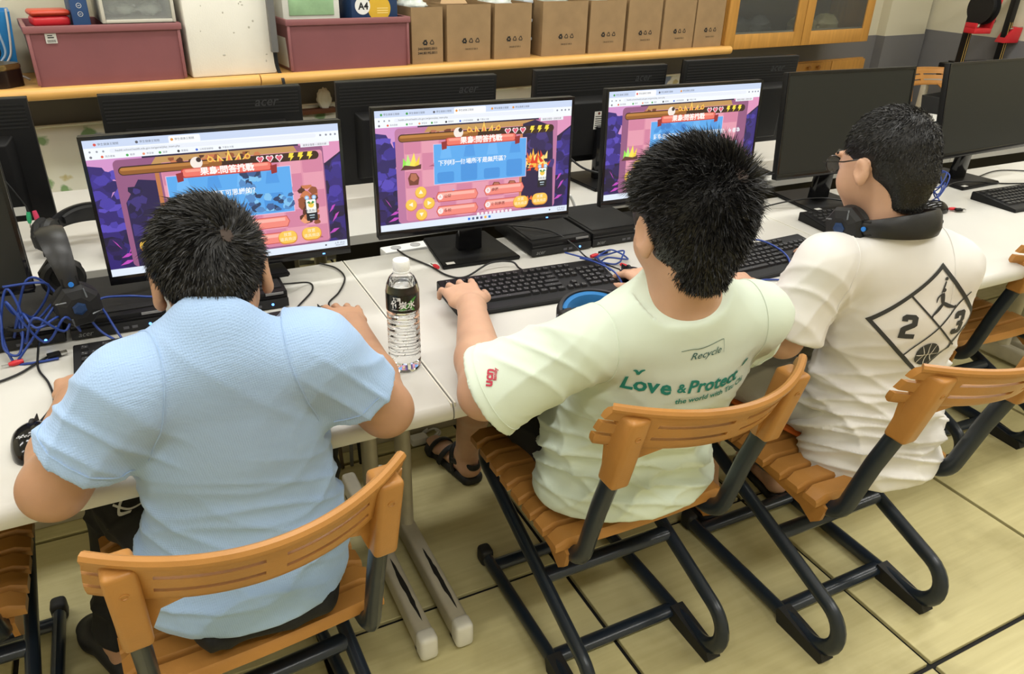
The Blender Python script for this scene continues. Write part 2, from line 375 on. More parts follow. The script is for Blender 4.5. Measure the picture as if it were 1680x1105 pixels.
# ================================================================== chairs
def make_chair():
    """origin: on the floor below the rear edge of the seat, facing +y"""
    t = thing('school_chair', '', 'chair')
    HX = .178
    for sx in (-1, 1):
        x = sx*HX
        pts = [(x, -.128, .74), (x, -.075, .57), (x, -.03, .392), (x, .43, .378), (x, .44, .335), (x, -.068, .158)]
        P = fillet([Vector(p) for p in pts], [.3, .07, .045, .045], 7)
        # rear loop (semi circle) to the floor runner
        c = Vector((x, -.045, .092)); lo = []
        for k in range(0, 13):
            a = math.radians(109.5)+math.radians(160.5)*k/12
            lo.append(c+Vector((0, .070*math.cos(a), .070*math.sin(a))))
        P = P[:-1]+lo+[Vector((x, .02, .024)), Vector((x, .42, .024))]
        MB().tube(P, .0135, 12, r2=.0205, up=(0, 0, 1) if False else None).build('side_tube', M_TUBE, t) if False else None
        # flat-oval section: thin across the chair, tall in the plane of the bend
        mb = MB(); vs = []; fs = []; N = len(P); n = 12
        for i, p in enumerate(P):
            tg = (P[min(i+1, N-1)]-P[max(i-1, 0)]).normalized(); a = Vector((1, 0, 0)); b = a.cross(tg)
            for k in range(n):
                w = 2*PI*k/n; vs.append(p+a*(.0145*math.cos(w))+b*(.0205*math.sin(w)))
        for i in range(N-1):
            for k in range(n): fs.append((i*n+k, i*n+(k+1) % n, (i+1)*n+(k+1) % n, (i+1)*n+k))
        fs += [tuple(range(n-1, -1, -1)), tuple((N-1)*n+k for k in range(n))]
        mb.add(vs, fs); st = mb.build('side_tube', M_TUBE, t)
        MB().box(x-.018, x+.018, .40, .445, 0, .052, bev=.012, seg=3).build('front_cap', M_RUBBER, st)
        # rear rubber foot: wedge cupping the loop
        mb = MB(); o = [(-.100, 0), (-.108, .012), (-.098, .03), (-.05, .033), (.045, .046), (.05, .03), (.04, 0)]
        Tm = Matrix(((0, 0, 1, x), (1, 0, 0, 0), (0, 1, 0, 0), (0, 0, 0, 1)))
        mb.prism(o, -.0185, .0185, T=Tm); mb.build('rubber_foot', M_RUBBER, st)
    def bar(y, z, r=.015, r2=.021): MB().tube([(-HX, y, z), (HX, y, z)], r, 12, r2=r2, up=(0, 1, 0)).build('cross_bar', M_TUBE, t)
    bar(.115, .224); bar(.05, .026, .014, .02); bar(.375, .026, .014, .02); bar(.30, .366, .012, .016)
    # seat: side rails + slats
    rail = []
    for sx in (-1, 1):
        x = sx*.193
        prof = [(-.01, .405), (-.002, .365), (.02, .345), (.06, .368), (.2, .385), (.40, .385), (.425, .40), (.42, .415), (.2, .414), (.02, .416)]
        Tm = Matrix(((0, 0, 1, x), (1, 0, 0, 0), (0, 1, 0, 0), (0, 0, 0, 1)))
        MB().prism(prof, -.005, .005, T=Tm).build('seat_rail', M_ORANGE, t)
    nS = 8; pitch = .056
    def slat(w0, front):
        mb = MB(); vs = []; fs = []; NX = 18; hw = .218
        sec = [(-.5, -.012), (-.5, .006), (-.40, .0125), (.40, .0125), (.5, .006), (.5, -.012)]; nn = len(sec)
        for i in range(NX+1):
            u = -1+2*i/NX; x = hw*u; e = max(0, abs(u)-.86)/.14; zz = -.010*(1-u*u)-.012*e*e; sh = 1-.16*e*e
            for a, b in sec: vs.append((x, a*w0*sh, zz+b*(1-.3*e*e)))
        for i in range(NX):
            for k in range(nn): fs.append((i*nn+k, (i+1)*nn+k, (i+1)*nn+(k+1) % nn, i*nn+(k+1) % nn))
        fs += [tuple(range(nn)), tuple(NX*nn+k for k in range(nn-1, -1, -1))]
        mb.add(vs, fs); return mb
    sl = slat(.0475, False).build('seat_slat', M_ORANGE, t); sl.location = (0, .022, .427)
    for k in range(1, nS):
        o = sl.copy(); COL.objects.link(o); o.parent = t
        o.location = (0, .022+k*pitch, .427-.004*math.sin(PI*k/(nS-1))+(.004 if k == 0 else 0))
    # oval emblem on the rear slat
    MB().lathe([(.030, 0), (.030, .0012), (.026, .0016), (.0255, .0008)], 28, T=Matrix.Translation((.01, 0, .0022)) @ Matrix.Scale(.42, 4, (0, 1, 0))).build('emblem', M_ORANGE, sl)
    # backrest: curved plate with slots
    HWB = .214
    def bp(u, v):                                 # u -1..1, v 0 (bottom)..1 (top)
        x = (HWB+.010*(1-v))*u; curve = .095*u*u; z0 = .742; z = z0+v*.097
        return Vector((x, -.178-.044*v+curve, z))
    us = [-1+2*i/64 for i in range(65)]; vsn = [0, .07, .16, .27, .36, .42, .54, .60, .69, .82, .92, 1.0]
    def slot(u, v):
        r = (.27 <= v < .36) or (.60 <= v < .69)
        if not r: return False
        a = abs(u); return .06 < a < .66 or a > .88
    mbv = {}; V = []; Fc = []; th = .0065
    def vid(i, j, s):
        k = (i, j, s)
        if k not in mbv:
            u, v = us[i], vsn[j]
            uu = u
            if abs(u) > .97: uu = math.copysign(1-.03*abs(2*v-1)**4, u)
            p = bp(uu, v); r = th*(1.25 if v > .8 else 1)
            edge = 1-.65*(1 if (j in (0, len(vsn)-1)) else 0)
            mbv[k] = len(V); V.append(p+Vector((0, s*r*edge, 0)))
        return mbv[k]
    solid = {(i, j): not slot((us[i]+us[i+1])/2, (vsn[j]+vsn[j+1])/2) for i in range(64) for j in range(len(vsn)-1)}
    for (i, j), ok in solid.items():
        if not ok: continue
        Fc.append((vid(i, j, -1), vid(i+1, j, -1), vid(i+1, j+1, -1), vid(i, j+1, -1)))
        Fc.append((vid(i, j+1, 1), vid(i+1, j+1, 1), vid(i+1, j, 1), vid(i, j, 1)))
        for (di, dj, a, b) in ((-1, 0, (i, j+1), (i, j)), (1, 0, (i+1, j), (i+1, j+1)), (0, -1, (i, j), (i+1, j)), (0, 1, (i+1, j+1), (i, j+1))):
            if not solid.get((i+di, j+dj), False):
                Fc.append((vid(*a, -1), vid(*a, 1), vid(*b, 1), vid(*b, -1)))
    mb = MB(); mb.add(V, Fc); bk = mb.build('backrest', M_ORANGE, t)
    # rolled upper lip
    MB().tube([bp(-.985+1.97*k/40, 1.0)+Vector((0, -.002, -.001)) for k in range(41)], .0085, 8).build('upper_lip', M_ORANGE, bk)
    for sx in (-1, 1):
        x = sx*HX
        # socket over the tube and wing that widens down into it
        bot = [(x-.020, -.134, .656), (x+.020, -.134, .656), (x+.020, -.083, .656), (x-.020, -.083, .656)]
        top = [(x-.021, -.176, .826), (x+.021, -.176, .826), (x+.021, -.120, .826), (x-.021, -.120, .826)]
        sk = MB().hexa(bot, top, bev=.009, seg=3).build('socket', M_ORANGE, bk)
        MB().lathe([(.006, 0), (.006, .0015), (.0045, .002), (.004, .0008)], 16, T=Matrix.Translation((x, -.1655, .785)) @ Matrix.Rotation(PI/2+.28, 4, 'X')).build('screw_hole', M_ORANGE, sk)
        inner = sx*(HX-.075)
        w = []
        for s in (-1, 1):
            w.append([Vector((sx*(HX+.022), -.106+s*.006, .745)), Vector((sx*(HX+.017), -.100+s*.006, .662)), Vector((sx*(HX-.020), -.102+s*.006, .660)), Vector((sx*(HX-.036), -.118+s*.006, .708)), Vector((sx*(HX-.075), -.160+s*.005, .752)), Vector((sx*(HX-.02), -.122+s*.006, .758))])
        mb = MB(); vs = w[0]+w[1]; n = 6
        mb.add(vs, [tuple(range(n)), tuple(range(2*n-1, n-1, -1))]+[(k, n+k, n+(k+1) % n, (k+1) % n) for k in range(n)]); mb.build('wing', M_ORANGE, bk)
    return t
CH0 = (.850, 1.0)
chair = make_chair(); G = 'orange slatted school chairs'
tag(chair, 'orange slatted school chair holding the boy in the mint green shirt', 'chair', G)
chair.location = (CH0[0], CH0[1], 0)
CH1 = dup(chair, (.058, 1.0, 0), math.radians(5), 'orange slatted school chair holding the boy in the blue shirt')
CH3 = dup(chair, (1.450, .880, 0), 0, 'orange slatted school chair holding the boy in the white jersey tee')
CH4 = dup(chair, (2.405, 1.245, 0), math.radians(-3), 'empty orange chair pushed under the desk at the right edge')
CH0b = dup(chair, (-.535, 1.27, 0), math.radians(0), 'empty orange chair pushed under the desk at the left edge')
for k, (x, y, lb) in enumerate(((4.70, 3.25, 'orange slatted chair near the right wall beyond the far desks'), )):
    dup(chair, (x, y, 0), PI*.98, lb)
# ================================================================== monitors
def make_monitor(tilt=.05, z0=.09, lit=False):
    """origin: on the desk below the panel; screen faces -y"""
    t = thing('monitor', '', 'monitor')
    Wd, Hd = .54, .325
    R = Matrix.Translation((0, 0, z0)) @ Matrix.Rotation(-tilt, 4, 'X')
    cs = MB().box(-Wd/2, Wd/2, 0, .022, 0, Hd, bev=.003, T=R).build('casing', M_BLACK, t)
    MB().box(-Wd/2, Wd/2, -.0025, 0, 0, .020, bev=.001, T=R).build('lower_bezel', M_BLACKG, t)
    for x0, x1, a, b in ((-Wd/2, Wd/2, Hd-.008, Hd), (-Wd/2, -Wd/2+.007, .02, Hd-.008), (Wd/2-.007, Wd/2, .02, Hd-.008)):
        MB().box(x0, x1, -.0025, 0, a, b, T=R).build('bezel', M_BLACKG, t, smooth=False)
    MB().box(-Wd/2+.007, Wd/2-.007, -.0008, .001, .02, Hd-.008, T=R).build('screen', M_SCREENOFF, t, smooth=False)
    # back: ribbed upper band and thicker lower housing
    bk = MB().hexa([R @ Vector(p) for p in ((-.22, .0225, .02), (.22, .0225, .02), (.20, .05, .03), (-.20, .05, .03))], [R @ Vector(p) for p in ((-.22, .0225, .235), (.22, .0225, .235), (.20, .05, .215), (-.20, .05, .215))], bev=.004).build('back_housing', M_BLACK, t)
    for k in range(7): MB().box(-Wd/2+.01, Wd/2-.01, .022, .0235, .25+k*.0095, .254+k*.0095, T=R).build('rib', M_BLACKM, t, smooth=False)
    lettering('logo', 'acer', .038, R @ frame_T((-.165, .0238, .285), (-1, 0, 0), (0, 0, 1)), M_LOGODARK, t, bold=.0006, shear=.3)
    # stand
    MB().hexa([(-.035, .055, .01), (.035, .055, .01), (.035, .085, .01), (-.035, .085, .01)], [(-.03, .045, z0+.13), (.03, .045, z0+.13), (.03, .068, z0+.13), (-.03, .068, z0+.13)], bev=.004).build('stand_post', M_BLACKG, t)
    MB().prism([(-.112, -.035), (.112, -.035), (.095, .185), (-.095, .185)], 0, .012, bev=.003).build('stand_base', M_BLACK, t)
    MB().box(-.098, -.075, -.03, -.016, .0118, .0126).build('sticker', M_LABEL, t, smooth=False)
    t['R'] = [list(r) for r in R] if False else z0
    return t, R

SCR_W, SCR_H = .526, .297
def screen_mat():
    m = bpy.data.materials.new('lit_screen'); m.use_nodes = True; nt = m.node_tree; N = nt.nodes; L = nt.links; b = N['Principled BSDF']
    a = N.new('ShaderNodeVertexColor'); a.layer_name = 'Col'
    b.inputs['Base Color'].default_value = (.01, .01, .01, 1); b.inputs['Roughness'].default_value = .4
    L.new(a.outputs['Color'], b.inputs['Emission Color']); b.inputs['Emission Strength'].default_value = 1.0
    return m
M_SCREEN = screen_mat()
class Pic:
    """flat picture made of coloured outlines, u 0..1 across, v 0..1 up"""
    def __init__(s): s.v = []; s.f = []; s.c = []; s.k = 0
    def poly(s, pts, col):
        s.k += 1; o = len(s.v); z = s.k*.000002
        P = [Vector((x*SCR_W, y*SCR_H, 0)) for x, y in pts]
        s.v += [(p.x, p.y, z) for p in P]
        c = srgb(*col)
        for tri in tessellate_polygon([P]): s.f.append(tuple(o+i for i in tri)); s.c.append(c)
        return s
    def rect(s, a, b, c, d, col): return s.poly([(a, c), (b, c), (b, d), (a, d)], col)
    def rr(s, a, b, c, d, r, col, n=5):
        ry = r*16/9; pts = []
        for cx, cy, a0 in ((b-r, c+ry, -90), (b-r, d-ry, 0), (a+r, d-ry, 90), (a+r, c+ry, 180)):
            for k in range(n+1): w = math.radians(a0+90*k/n); pts.append((cx+r*math.cos(w), cy+ry*math.sin(w)))
        return s.poly(pts, col)
    def circ(s, x, y, r, col, n=20): return s.poly([(x+r*math.cos(2*PI*k/n), y+r*16/9*math.sin(2*PI*k/n)) for k in range(n)], col)
    def text(s, st, x, y, size, col, bold=0., align='CENTER'):
        s.k += 1; z = s.k*.000002; vs, fs = text_geo(st, size*SCR_H, bold*SCR_H, 0, align); o = len(s.v); c = srgb(*col)
        s.v += [(x*SCR_W+v.x, y*SCR_H+v.y, z) for v in vs]
        for f in fs: s.f.append(tuple(o+i for i in f)); s.c.append(c)
        return s
    def build(s, parent, R):
        T = R @ Matrix(((1, 0, 0, -SCR_W/2), (0, 0, -1, -.0012), (0, 1, 0, .020), (0, 0, 0, 1)))
        me = bpy.data.meshes.new('screen_picture'); me.from_pydata([T @ Vector(p) for p in s.v], [], s.f)
        at = me.color_attributes.new('Col', 'FLOAT_COLOR', 'CORNER'); arr = []
        for p in me.polygons:
            for _ in p.vertices: arr += [*s.c[p.index], 1.]
        at.data.foreach_set('color', arr); me.materials.append(M_SCREEN)
        return link('screen_picture', me, parent, smooth=False)

def rocks(P, rnd, x0, x1, y0, y1, n, cols, r=.05):
    for _ in range(n):
        cx = rnd.uniform(x0, x1); cy = rnd.uniform(y0, y1); k = rnd.randint(5, 7); a0 = rnd.random()*6; rad = r*rnd.uniform(.6, 1.3)
        q = [(min(x1+.01, max(x0-.005, cx+rad*rnd.uniform(.6, 1)*math.cos(a0+2*PI*i/k))), min(y1, max(y0, cy+rad*1.5*rnd.uniform(.6, 1)*math.sin(a0+2*PI*i/k)))) for i in range(k)]
        P.poly(q, rnd.choice(cols))
def game_screen(variant, seed):
    rnd = random.Random(seed); P = Pic()
    P.rect(0, 1, 0, 1, (245, 250, 255))
    # browser
    P.rect(0, 1, .945, 1, (206, 220, 246))
    tabs = {1: [(.03, .17), (.18, .30)], 2: [(.02, .13), (.14, .26), (.27, .36), (.56, .66), (.67, .75)], 3: [(.02, .15), (.30, .42), (.44, .55)]}[variant]
    act = {1: (.31, .43), 2: (.38, .54), 3: (.16, .29)}[variant]
    P.rr(act[0], act[1], .94, .992, .006, (252, 253, 255))
    for a, b in tabs+[act]:
        P.circ(a+.012, .967, .0055, rnd.choice([(60, 160, 70), (230, 150, 60), (90, 90, 100), (220, 80, 70)]))
        P.text('學生健康王闖關', a+.022, .967, .019, (90, 95, 110), align='LEFT')
    P.rr(.09, .90, .905, .934, .008, (236, 241, 250))
    P.text('health.school.health.edu.gov.tw/game/play_team.php', .11, .919, .020, (90, 95, 105), align='LEFT')
    for x in (.02, .045, .068): P.circ(x, .919, .004, (150, 155, 165))
    for x in (.92, .945, .965, .985): P.circ(x, .919, .0045, (140, 145, 160))
    for i, x in enumerate((.02, .06, .15, .21, .27, .34, .41, .50)):
        P.circ(x, .882, .005, [(120, 120, 130), (225, 90, 60), (70, 170, 80), (235, 150, 110), (70, 160, 70), (40, 40, 45), (70, 110, 210), (130, 130, 140)][i])
        if i: P.text(['', '我的書籤', '教學', '學習單', '健康', '圖書館', '公用雲端硬碟', '不要太大聲'][i], x+.01, .882, .016, (120, 122, 132), align='LEFT')
    G0, G1 = .055, .865
    H = lambda v: G0+(G1-G0)*v
    # cave background
    P.rect(0, 1, H(0), H(1), (34, 20, 62))
    P.poly([(0, H(1)), (0, H(.55)), (.05, H(.62)), (.11, H(.52)), (.2, H(.8)), (.2, H(1))], (214, 150, 205))
    P.poly([(.82, H(1)), (.84, H(.75)), (.93, H(.8)), (1, H(.9)), (1, H(1))], (226, 150, 190))
    P.poly([(0, H(.95)), (.05, H(.93)), (.085, H(.78)), (.06, H(.66)), (.09, H(.58)), (.115, H(.4)), (.115, H(0)), (0, H(0))], (48, 32, 112))
    P.poly([(1, H(.88)), (.96, H(.82)), (.93, H(.66)), (.95, H(.5)), (.9, H(.38)), (.9, 0+H(0)), (1, H(0))], (50, 34, 118))
    rocks(P, rnd, 0, .11, H(.35), H(.9), 26, [(58, 42, 140), (72, 58, 165), (40, 26, 96), (88, 72, 185)], .035)
    rocks(P, rnd, .91, .995, H(.35), H(.8), 20, [(52, 38, 130), (70, 55, 160), (38, 24, 90)], .03)
    rocks(P, rnd, 0, .11, H(0), H(.36), 16, [(30, 18, 66), (40, 24, 84), (24, 14, 50)], .04)
    rocks(P, rnd, .9, .995, H(0), H(.36), 14, [(30, 18, 66), (40, 24, 84), (24, 14, 50)], .035)
    for (x, y, dx, dy) in ((.03, .28, .03, -.1), (.05, .1, .05, .03), (.04, .03, .06, .04), (.94, .2, .035, .1), (.93, .3, .03, .08), (.92, .08, .05, .05), (.1, .2, -.02, -.07)):
        P.poly([(x, H(y)), (x+dx*.5, H(y+dy*.6+.02)), (x+dx, H(y+dy)), (x+dx*.55, H(y+dy*.5-.01))], (196, 74, 190))
    # play field
    P.rr(.09, .925, H(.0), H(.985), .02, (150, 90, 130) if variant != 2 else (190, 120, 160))
    P.poly([(.25, H(.985)), (.8, H(.985)), (.82, H(.90)), (.22, H(.90))], (196, 150, 90))
    B0, B1 = (.13, .725) if variant == 2 else (.26, .92) if variant == 1 else (.13, .86)
    P.rr(B0, B1, H(.02), H(.93), .012, (226, 148, 172))
    for i in range(7):
        for j in range(5):
            x = B0+(B1-B0)*(i+.5)/7; y = H(.02+.88*(j+.5)/5); w = (B1-B0)/14*.93
            k = rnd.random()
            P.rr(x-w, x+w, y-.073, y+.073, .008, (232, 158, 178) if (i+j) % 2 else (214, 132, 162))
            if k < .22: P.poly([(x-.022, y-.05), (x+.022, y-.05), (x+.028, y+.01), (x+.014, y+.05), (x-.014, y+.055), (x-.028, y+.012)], (122, 62, 46)); P.poly([(x-.018, y), (x, y-.02), (x+.02, y+.002), (x+.012, y+.045), (x-.012, y+.048)], (186, 112, 86))
            elif k < .34: P.poly([(x-.01, y-.045), (x+.02, y-.045), (x+.012, y-.03)], (170, 90, 120))
    if variant == 1:                                   # dark left cave + brown rock wall
        P.poly([(.11, H(.0)), (.11, H(.6)), (.17, H(.8)), (.235, H(.78)), (.25, H(0))], (36, 22, 74)); rocks(P, rnd, .12, .235, H(.1), H(.74), 20, [(44, 30, 96), (60, 46, 120), (30, 18, 62)], .035)
        P.rect(.236, .252, H(.05), H(.9), (196, 122, 70))
        rocks(P, rnd, .30, .66, H(.87), H(.97), 30, [(150, 82, 50), (206, 122, 78), (88, 44, 30)], .02)
        rocks(P, rnd, .80, .875, H(.2), H(.60), 34, [(150, 82, 50), (206, 122, 78), (88, 44, 30), (236, 160, 116)], .022)
    else:
        rocks(P, rnd, .22, .42, H(.87), H(.95), 8, [(122, 62, 46), (186, 112, 86)], .02)
        gx, gy = (.16, H(.60)) if variant == 2 else (.15, H(.42))
        for q, c in ((((-.04, -.02), (-.035, .07), (-.015, .02)), (150, 232, 80)), (((-.03, -.02), (-.012, .10), (.005, .0)), (190, 246, 130)), (((-.01, -.02), (.018, .11), (.03, .0)), (250, 232, 90)), (((.01, -.02), (.045, .08), (.04, -.02)), (246, 214, 70))):
            P.poly([(gx+a, gy+b) for a, b in q], c)
        P.poly([(gx-.05, gy-.03), (gx+.05, gy-.03), (gx+.052, gy+.01), (gx+.02, gy-.005), (gx-.03, gy+.01)], (96, 52, 44))
        gx, gy = .36, H(.25)
        for q, c in ((((-.04, -.03), (-.03, .05), (-.01, .0)), (80, 214, 190)), (((-.01, -.03), (.01, .06), (.025, -.01)), (120, 190, 250)), (((.01, -.03), (.045, .04), (.04, -.03)), (90, 160, 240))): P.poly([(gx+a, gy+b) for a, b in q], c)
    if variant == 2:                                   # dark cave and fire at the right
        P.poly([(.735, H(.02)), (.735, H(.95)), (.80, H(.985)), (.9, H(.9)), (.915, H(0))], (36, 22, 66))
        rocks(P, rnd, .75, .905, H(.45), H(.9), 14, [(52, 36, 104), (44, 30, 84), (66, 50, 120)], .035)
        P.rect(.722, .735, H(.05), H(.95), (206, 132, 84))
        for k in range(42):
            x = rnd.uniform(.745, .87); y = H(rnd.uniform(.42, .56)); hgt = rnd.uniform(.03, .13)*(1-abs(x-.81)/.09*.6)
            P.poly([(x-.012, y), (x+.012, y), (x+rnd.uniform(-.03, .03), y+hgt)], rnd.choice([(250, 120, 40), (255, 190, 70), (226, 60, 30), (255, 226, 130)]))
        for k in range(6): x = .74+.02*k; P.poly([(x, H(.12)), (x+.02, H(.1)), (x+.012, H(.16))], (240, 110, 50))
    for k in range(9): x = .50+k*.022; P.circ(x, H(.012), .008, (250, 236, 240)) if variant == 2 else None
    # top status bar, badge, hearts, bolts
    P.rr(.105, .905, H(.845), H(.925), .018, (58, 32, 18)); P.rr(.108, .50, H(.852), H(.915), .016, (150, 92, 36)); P.rr(.112, .45, H(.885), H(.912), .008, (190, 128, 60))
    P.circ(.40, H(.905), .024, (248, 236, 226)); P.circ(.41, H(.93), .01, (60, 40, 40))
    for dx in (-.065, -.035, 0, .035, .065): P.poly([(.53+dx-.014, H(.90)), (.53+dx+.014, H(.90)), (.53+dx*1.25, H(1.0 if dx == 0 else .965))], (250, 206, 96)); P.poly([(.53+dx-.007, H(.90)), (.53+dx+.007, H(.90)), (.53+dx*1.15, H(.96 if dx == 0 else .935))], (232, 122, 70))
    for x in (.455, .605): P.circ(x, H(.925), .012, (246, 190, 80)); P.circ(x, H(.925), .006, (180, 100, 50))
    for i, x in enumerate((.655, .695, .735)):
        for r, c in ((1.0, (250, 236, 240)), (.72, (226, 92, 116))): P.poly([(x, H(.885)-.032*r), (x+.017*r, H(.885)+.006), (x+.013*r, H(.885)+.024*r), (x+.004*r, H(.885)+.024*r), (x, H(.885)+.014*r), (x-.004*r, H(.885)+.024*r), (x-.013*r, H(.885)+.024*r), (x-.017*r, H(.885)+.006)], c)
    for x in (.785, .825, .865): P.poly([(x-.012, H(.885)-.004), (x-.006, H(.885)+.03), (x+.014, H(.885)+.03), (x+.007, H(.885)+.006), (x+.014, H(.885)+.006), (x-.006, H(.885)-.032), (x-.002, H(.885)-.004)], (250, 226, 70))
    P.rect(.83, .955, H(.965), H(1.0), (240, 240, 246)); P.text('離開全螢幕 × 請按右鍵', .892, H(.982), .018, (110, 110, 120))
    # question panel + ribbon
    q0, q1, r0, r1 = (.275, .755, .385, .80) if variant != 1 else (.275, .775, .36, .80)
    P.poly([(q0-.003, H(r1)+.005), (q1+.003, H(r1)+.005), (q1+.003, H((r0+r1)/2)+.02), (q1-.005, H((r0+r1)/2)), (q1+.003, H((r0+r1)/2)-.02), (q1+.003, H(r0)-.005), (q0-.003, H(r0)-.005), (q0-.003, H((r0+r1)/2)-.02), (q0+.006, H((r0+r1)/2)), (q0-.003, H((r0+r1)/2)+.02)], (236, 196, 222))
    P.rect(q0, q1, H(r0), H(r1), (92, 172, 240))
    for k in range(4): x = q0+.06+k*.12; P.rr(x-.045, x+.04, H(r0)+.01, H(r0)+(.10+.06*(k % 2)), .01, (72, 150, 224)); P.poly([(x-.03, H(r1)-.12), (x+.03, H(r1)-.12), (x+.02, H(r1)-.02), (x-.02, H(r1)-.03)], (78, 156, 230) if k % 2 else (110, 184, 246))
    if variant == 1: rocks(P, rnd, .56, .64, H(.55), H(.8), 22, [(60, 96, 150), (130, 196, 240), (84, 140, 200), (40, 60, 96)], .022); rocks(P, rnd, .58, .77, H(.38), H(.56), 34, [(60, 96, 150), (130, 196, 240), (84, 140, 200), (40, 60, 96)], .022)
    if variant == 3: rocks(P, rnd, .30, .50, H(.62), H(.78), 14, [(72, 150, 224), (60, 130, 205)], .03)
    P.rr(.335, .70, H(.775), H(.86), .012, (196, 60, 52)); P.rr(.34, .695, H(.785), H(.855), .011, (240, 120, 104)); P.rr(.35, .685, H(.825), H(.85), .006, (250, 160, 140))
    for x in (.328, .707): P.poly([(x-.012, H(.74)), (x+.012, H(.75)), (x+.014, H(.83)), (x-.014, H(.82))], (150, 40, 44))
    P.text('果島:問答挑戰', .517, H(.818), .062, (255, 252, 248), .0016)
    tx = {2: '下列哪一個場所不是無菸區？', 1: '人類體認環境不可思議的？', 3: '對學生或工作人員進行早期療育引起的，何者為'}[variant]
    P.text(tx, q0+.02, H(.60) if variant != 3 else H(.62), .05, (246, 250, 255), .001, 'LEFT')
    # answers
    if variant != 3:
        for i, (x, y, st) in enumerate(((.28, .245, 'Ａ  公園'), (.53, .265, 'Ｂ  商圈'), (.28, .09, 'Ｃ  學校'), (.53, .105, 'Ｄ  便利商店'))):
            w = .22; yy = H(y)
            P.poly([(x, yy), (x+.012, yy-.045), (x+w-.012, yy-.045), (x+w, yy), (x+w-.012, yy+.045), (x+.012, yy+.045)], (196, 70, 60))
            P.poly([(x+.003, yy), (x+.014, yy-.04), (x+w-.014, yy-.04), (x+w-.003, yy), (x+w-.014, yy+.04), (x+.014, yy+.04)], (246, 140, 126)); P.rect(x+.02, x+w-.02, yy+.006, yy+.032, (252, 184, 170))
            P.circ(x+.022, yy, .014, (250, 240, 238)); P.text(st[0], x+.022, yy, .03, (200, 90, 80)); P.text(st[3:], x+.042, yy, .032, (150, 70, 66), .0006, 'LEFT')
    # round buttons, pills, card
    for x, y, w in ((.205, .30, '▲'), (.155, .175, '◀'), (.245, .175, '▶'), (.205, .06, '▼')):
        P.circ(x, H(y)+.01, .029, (226, 150, 50)); P.circ(x, H(y)+.015, .027, (252, 206, 82))
        d = {'▲': (0, 1), '◀': (-1, 0), '▶': (1, 0), '▼': (0, -1)}[w]; c = (x, H(y)+.015)
        P.poly([(c[0]+d[0]*.012, c[1]+d[1]*.02), (c[0]-d[0]*.008+d[1]*.011, c[1]-d[1]*.014+d[0]*.02), (c[0]-d[0]*.008-d[1]*.011, c[1]-d[1]*.014-d[0]*.02)], (255, 248, 226))
    for a, b, y in ((.69, .775, .09), (.795, .885, .10)):
        P.rr(a, b, H(y)-.05, H(y)+.06, .028, (222, 144, 52)); P.rr(a+.003, b-.003, H(y)-.04, H(y)+.06, .026, (252, 202, 84))
        P.text('放置', (a+b)/2, H(y)+.03, .032, (255, 246, 214)); P.text('道具商店', (a+b)/2, H(y)-.01, .032, (255, 246, 214))
    P.rr(.825, .875, H(.24), H(.46), .006, (20, 20, 30)); P.rr(.828, .872, H(.32), H(.455), .005, (250, 250, 244)); P.circ(.85, H(.40), .013, (246, 206, 80))
    for dx in (-.012, 0, .012): P.poly([(.85, H(.405)), (.85+dx*1.5, H(.425)), (.85+dx*.6, H(.44))], (40, 140, 70))
    P.text('道具商店', .85, H(.34), .024, (30, 50, 80)); P.rect(.838, .862, H(.29), H(.30), (200, 220, 230)); P.rect(.84, .86, H(.265), H(.275), (160, 180, 190))
    for x in (.834, .866): P.circ(x, H(.475), .010, (150, 196, 236)); P.circ(x, H(.475), .005, (220, 240, 255))
    # task bar
    P.rect(0, 1, 0, .055, (228, 238, 252))
    for i, c in enumerate(((50, 120, 230), (90, 110, 150), (60, 70, 90), (120, 90, 160), (246, 180, 70), (40, 120, 210))): P.rr(.445+.022*i, .457+.022*i, .018, .04, .002, c)
    P.circ(.90, .028, .004, (60, 60, 70)); P.text('上午 09:41', .965, .034, .02, (90, 95, 110)); P.text('2024/10/9', .965, .016, .018, (90, 95, 110))
    return P

# monitors of the front row  (x, y of the panel, yaw, tilt, height of the lower edge above the desk)
FRONT = [(-.497, 1.757, -.02, .02, .092, None, 'dark monitor at the left edge beside the blue cabled headsets'),
         (.183, 1.774, -.01, .02, .072, 1, 'lit monitor showing a game, in front of the boy in the blue shirt'),
         (.798, 1.765, -.045, .02, .092, 2, 'lit monitor showing a quiz game, beside the water bottle'),
         (1.445, 1.752, -.015, .05, .104, 3, 'lit monitor half hidden behind the spiky-haired boy in mint green'),
         (2.095, 1.737, -.04, .10, .118, None, 'switched-off monitor in front of the boy with glasses'),
         (2.828, 1.74, .04, .14, .12, None, 'switched-off monitor at the right edge of the front row')]
PCTOP = .046
for i, (x, y, yaw, tilt, z0, lit, lb) in enumerate(FRONT):
    dz = PCTOP if i == 1 else 0
    t, R = make_monitor(tilt, z0-dz)
    t.location = (x, y, DZ+dz); t.rotation_euler.z = yaw; tag(t, lb, 'monitor', 'front row monitors')
    if lit:
        game_screen(lit, 40+lit).build(t, R)
        MB().box(.20, .206, -.0032, -.002, .006, .009, T=R).build('power_light', mat('blue_led', (.02, .05, .4), .4, emit=(.1, .3, 1), estr=4), t, smooth=False)
    elif i == 0: pass
FAR = [(-.475, 2.35, 'monitor seen from behind at the left edge, small white label low on its back'),
       (.225, 2.385, 'monitor seen from behind above the left lit monitor'),
       (.872, 2.39, 'monitor seen from behind, above and left of the middle lit monitor'),
       (1.53, 2.34, 'monitor seen from behind with white warning label, right of the middle lit monitor'),
       (2.104, 2.28, 'monitor seen from behind with faint logo, above the right lit monitor')]
fz = [.06, .05, .052, .066, .085]
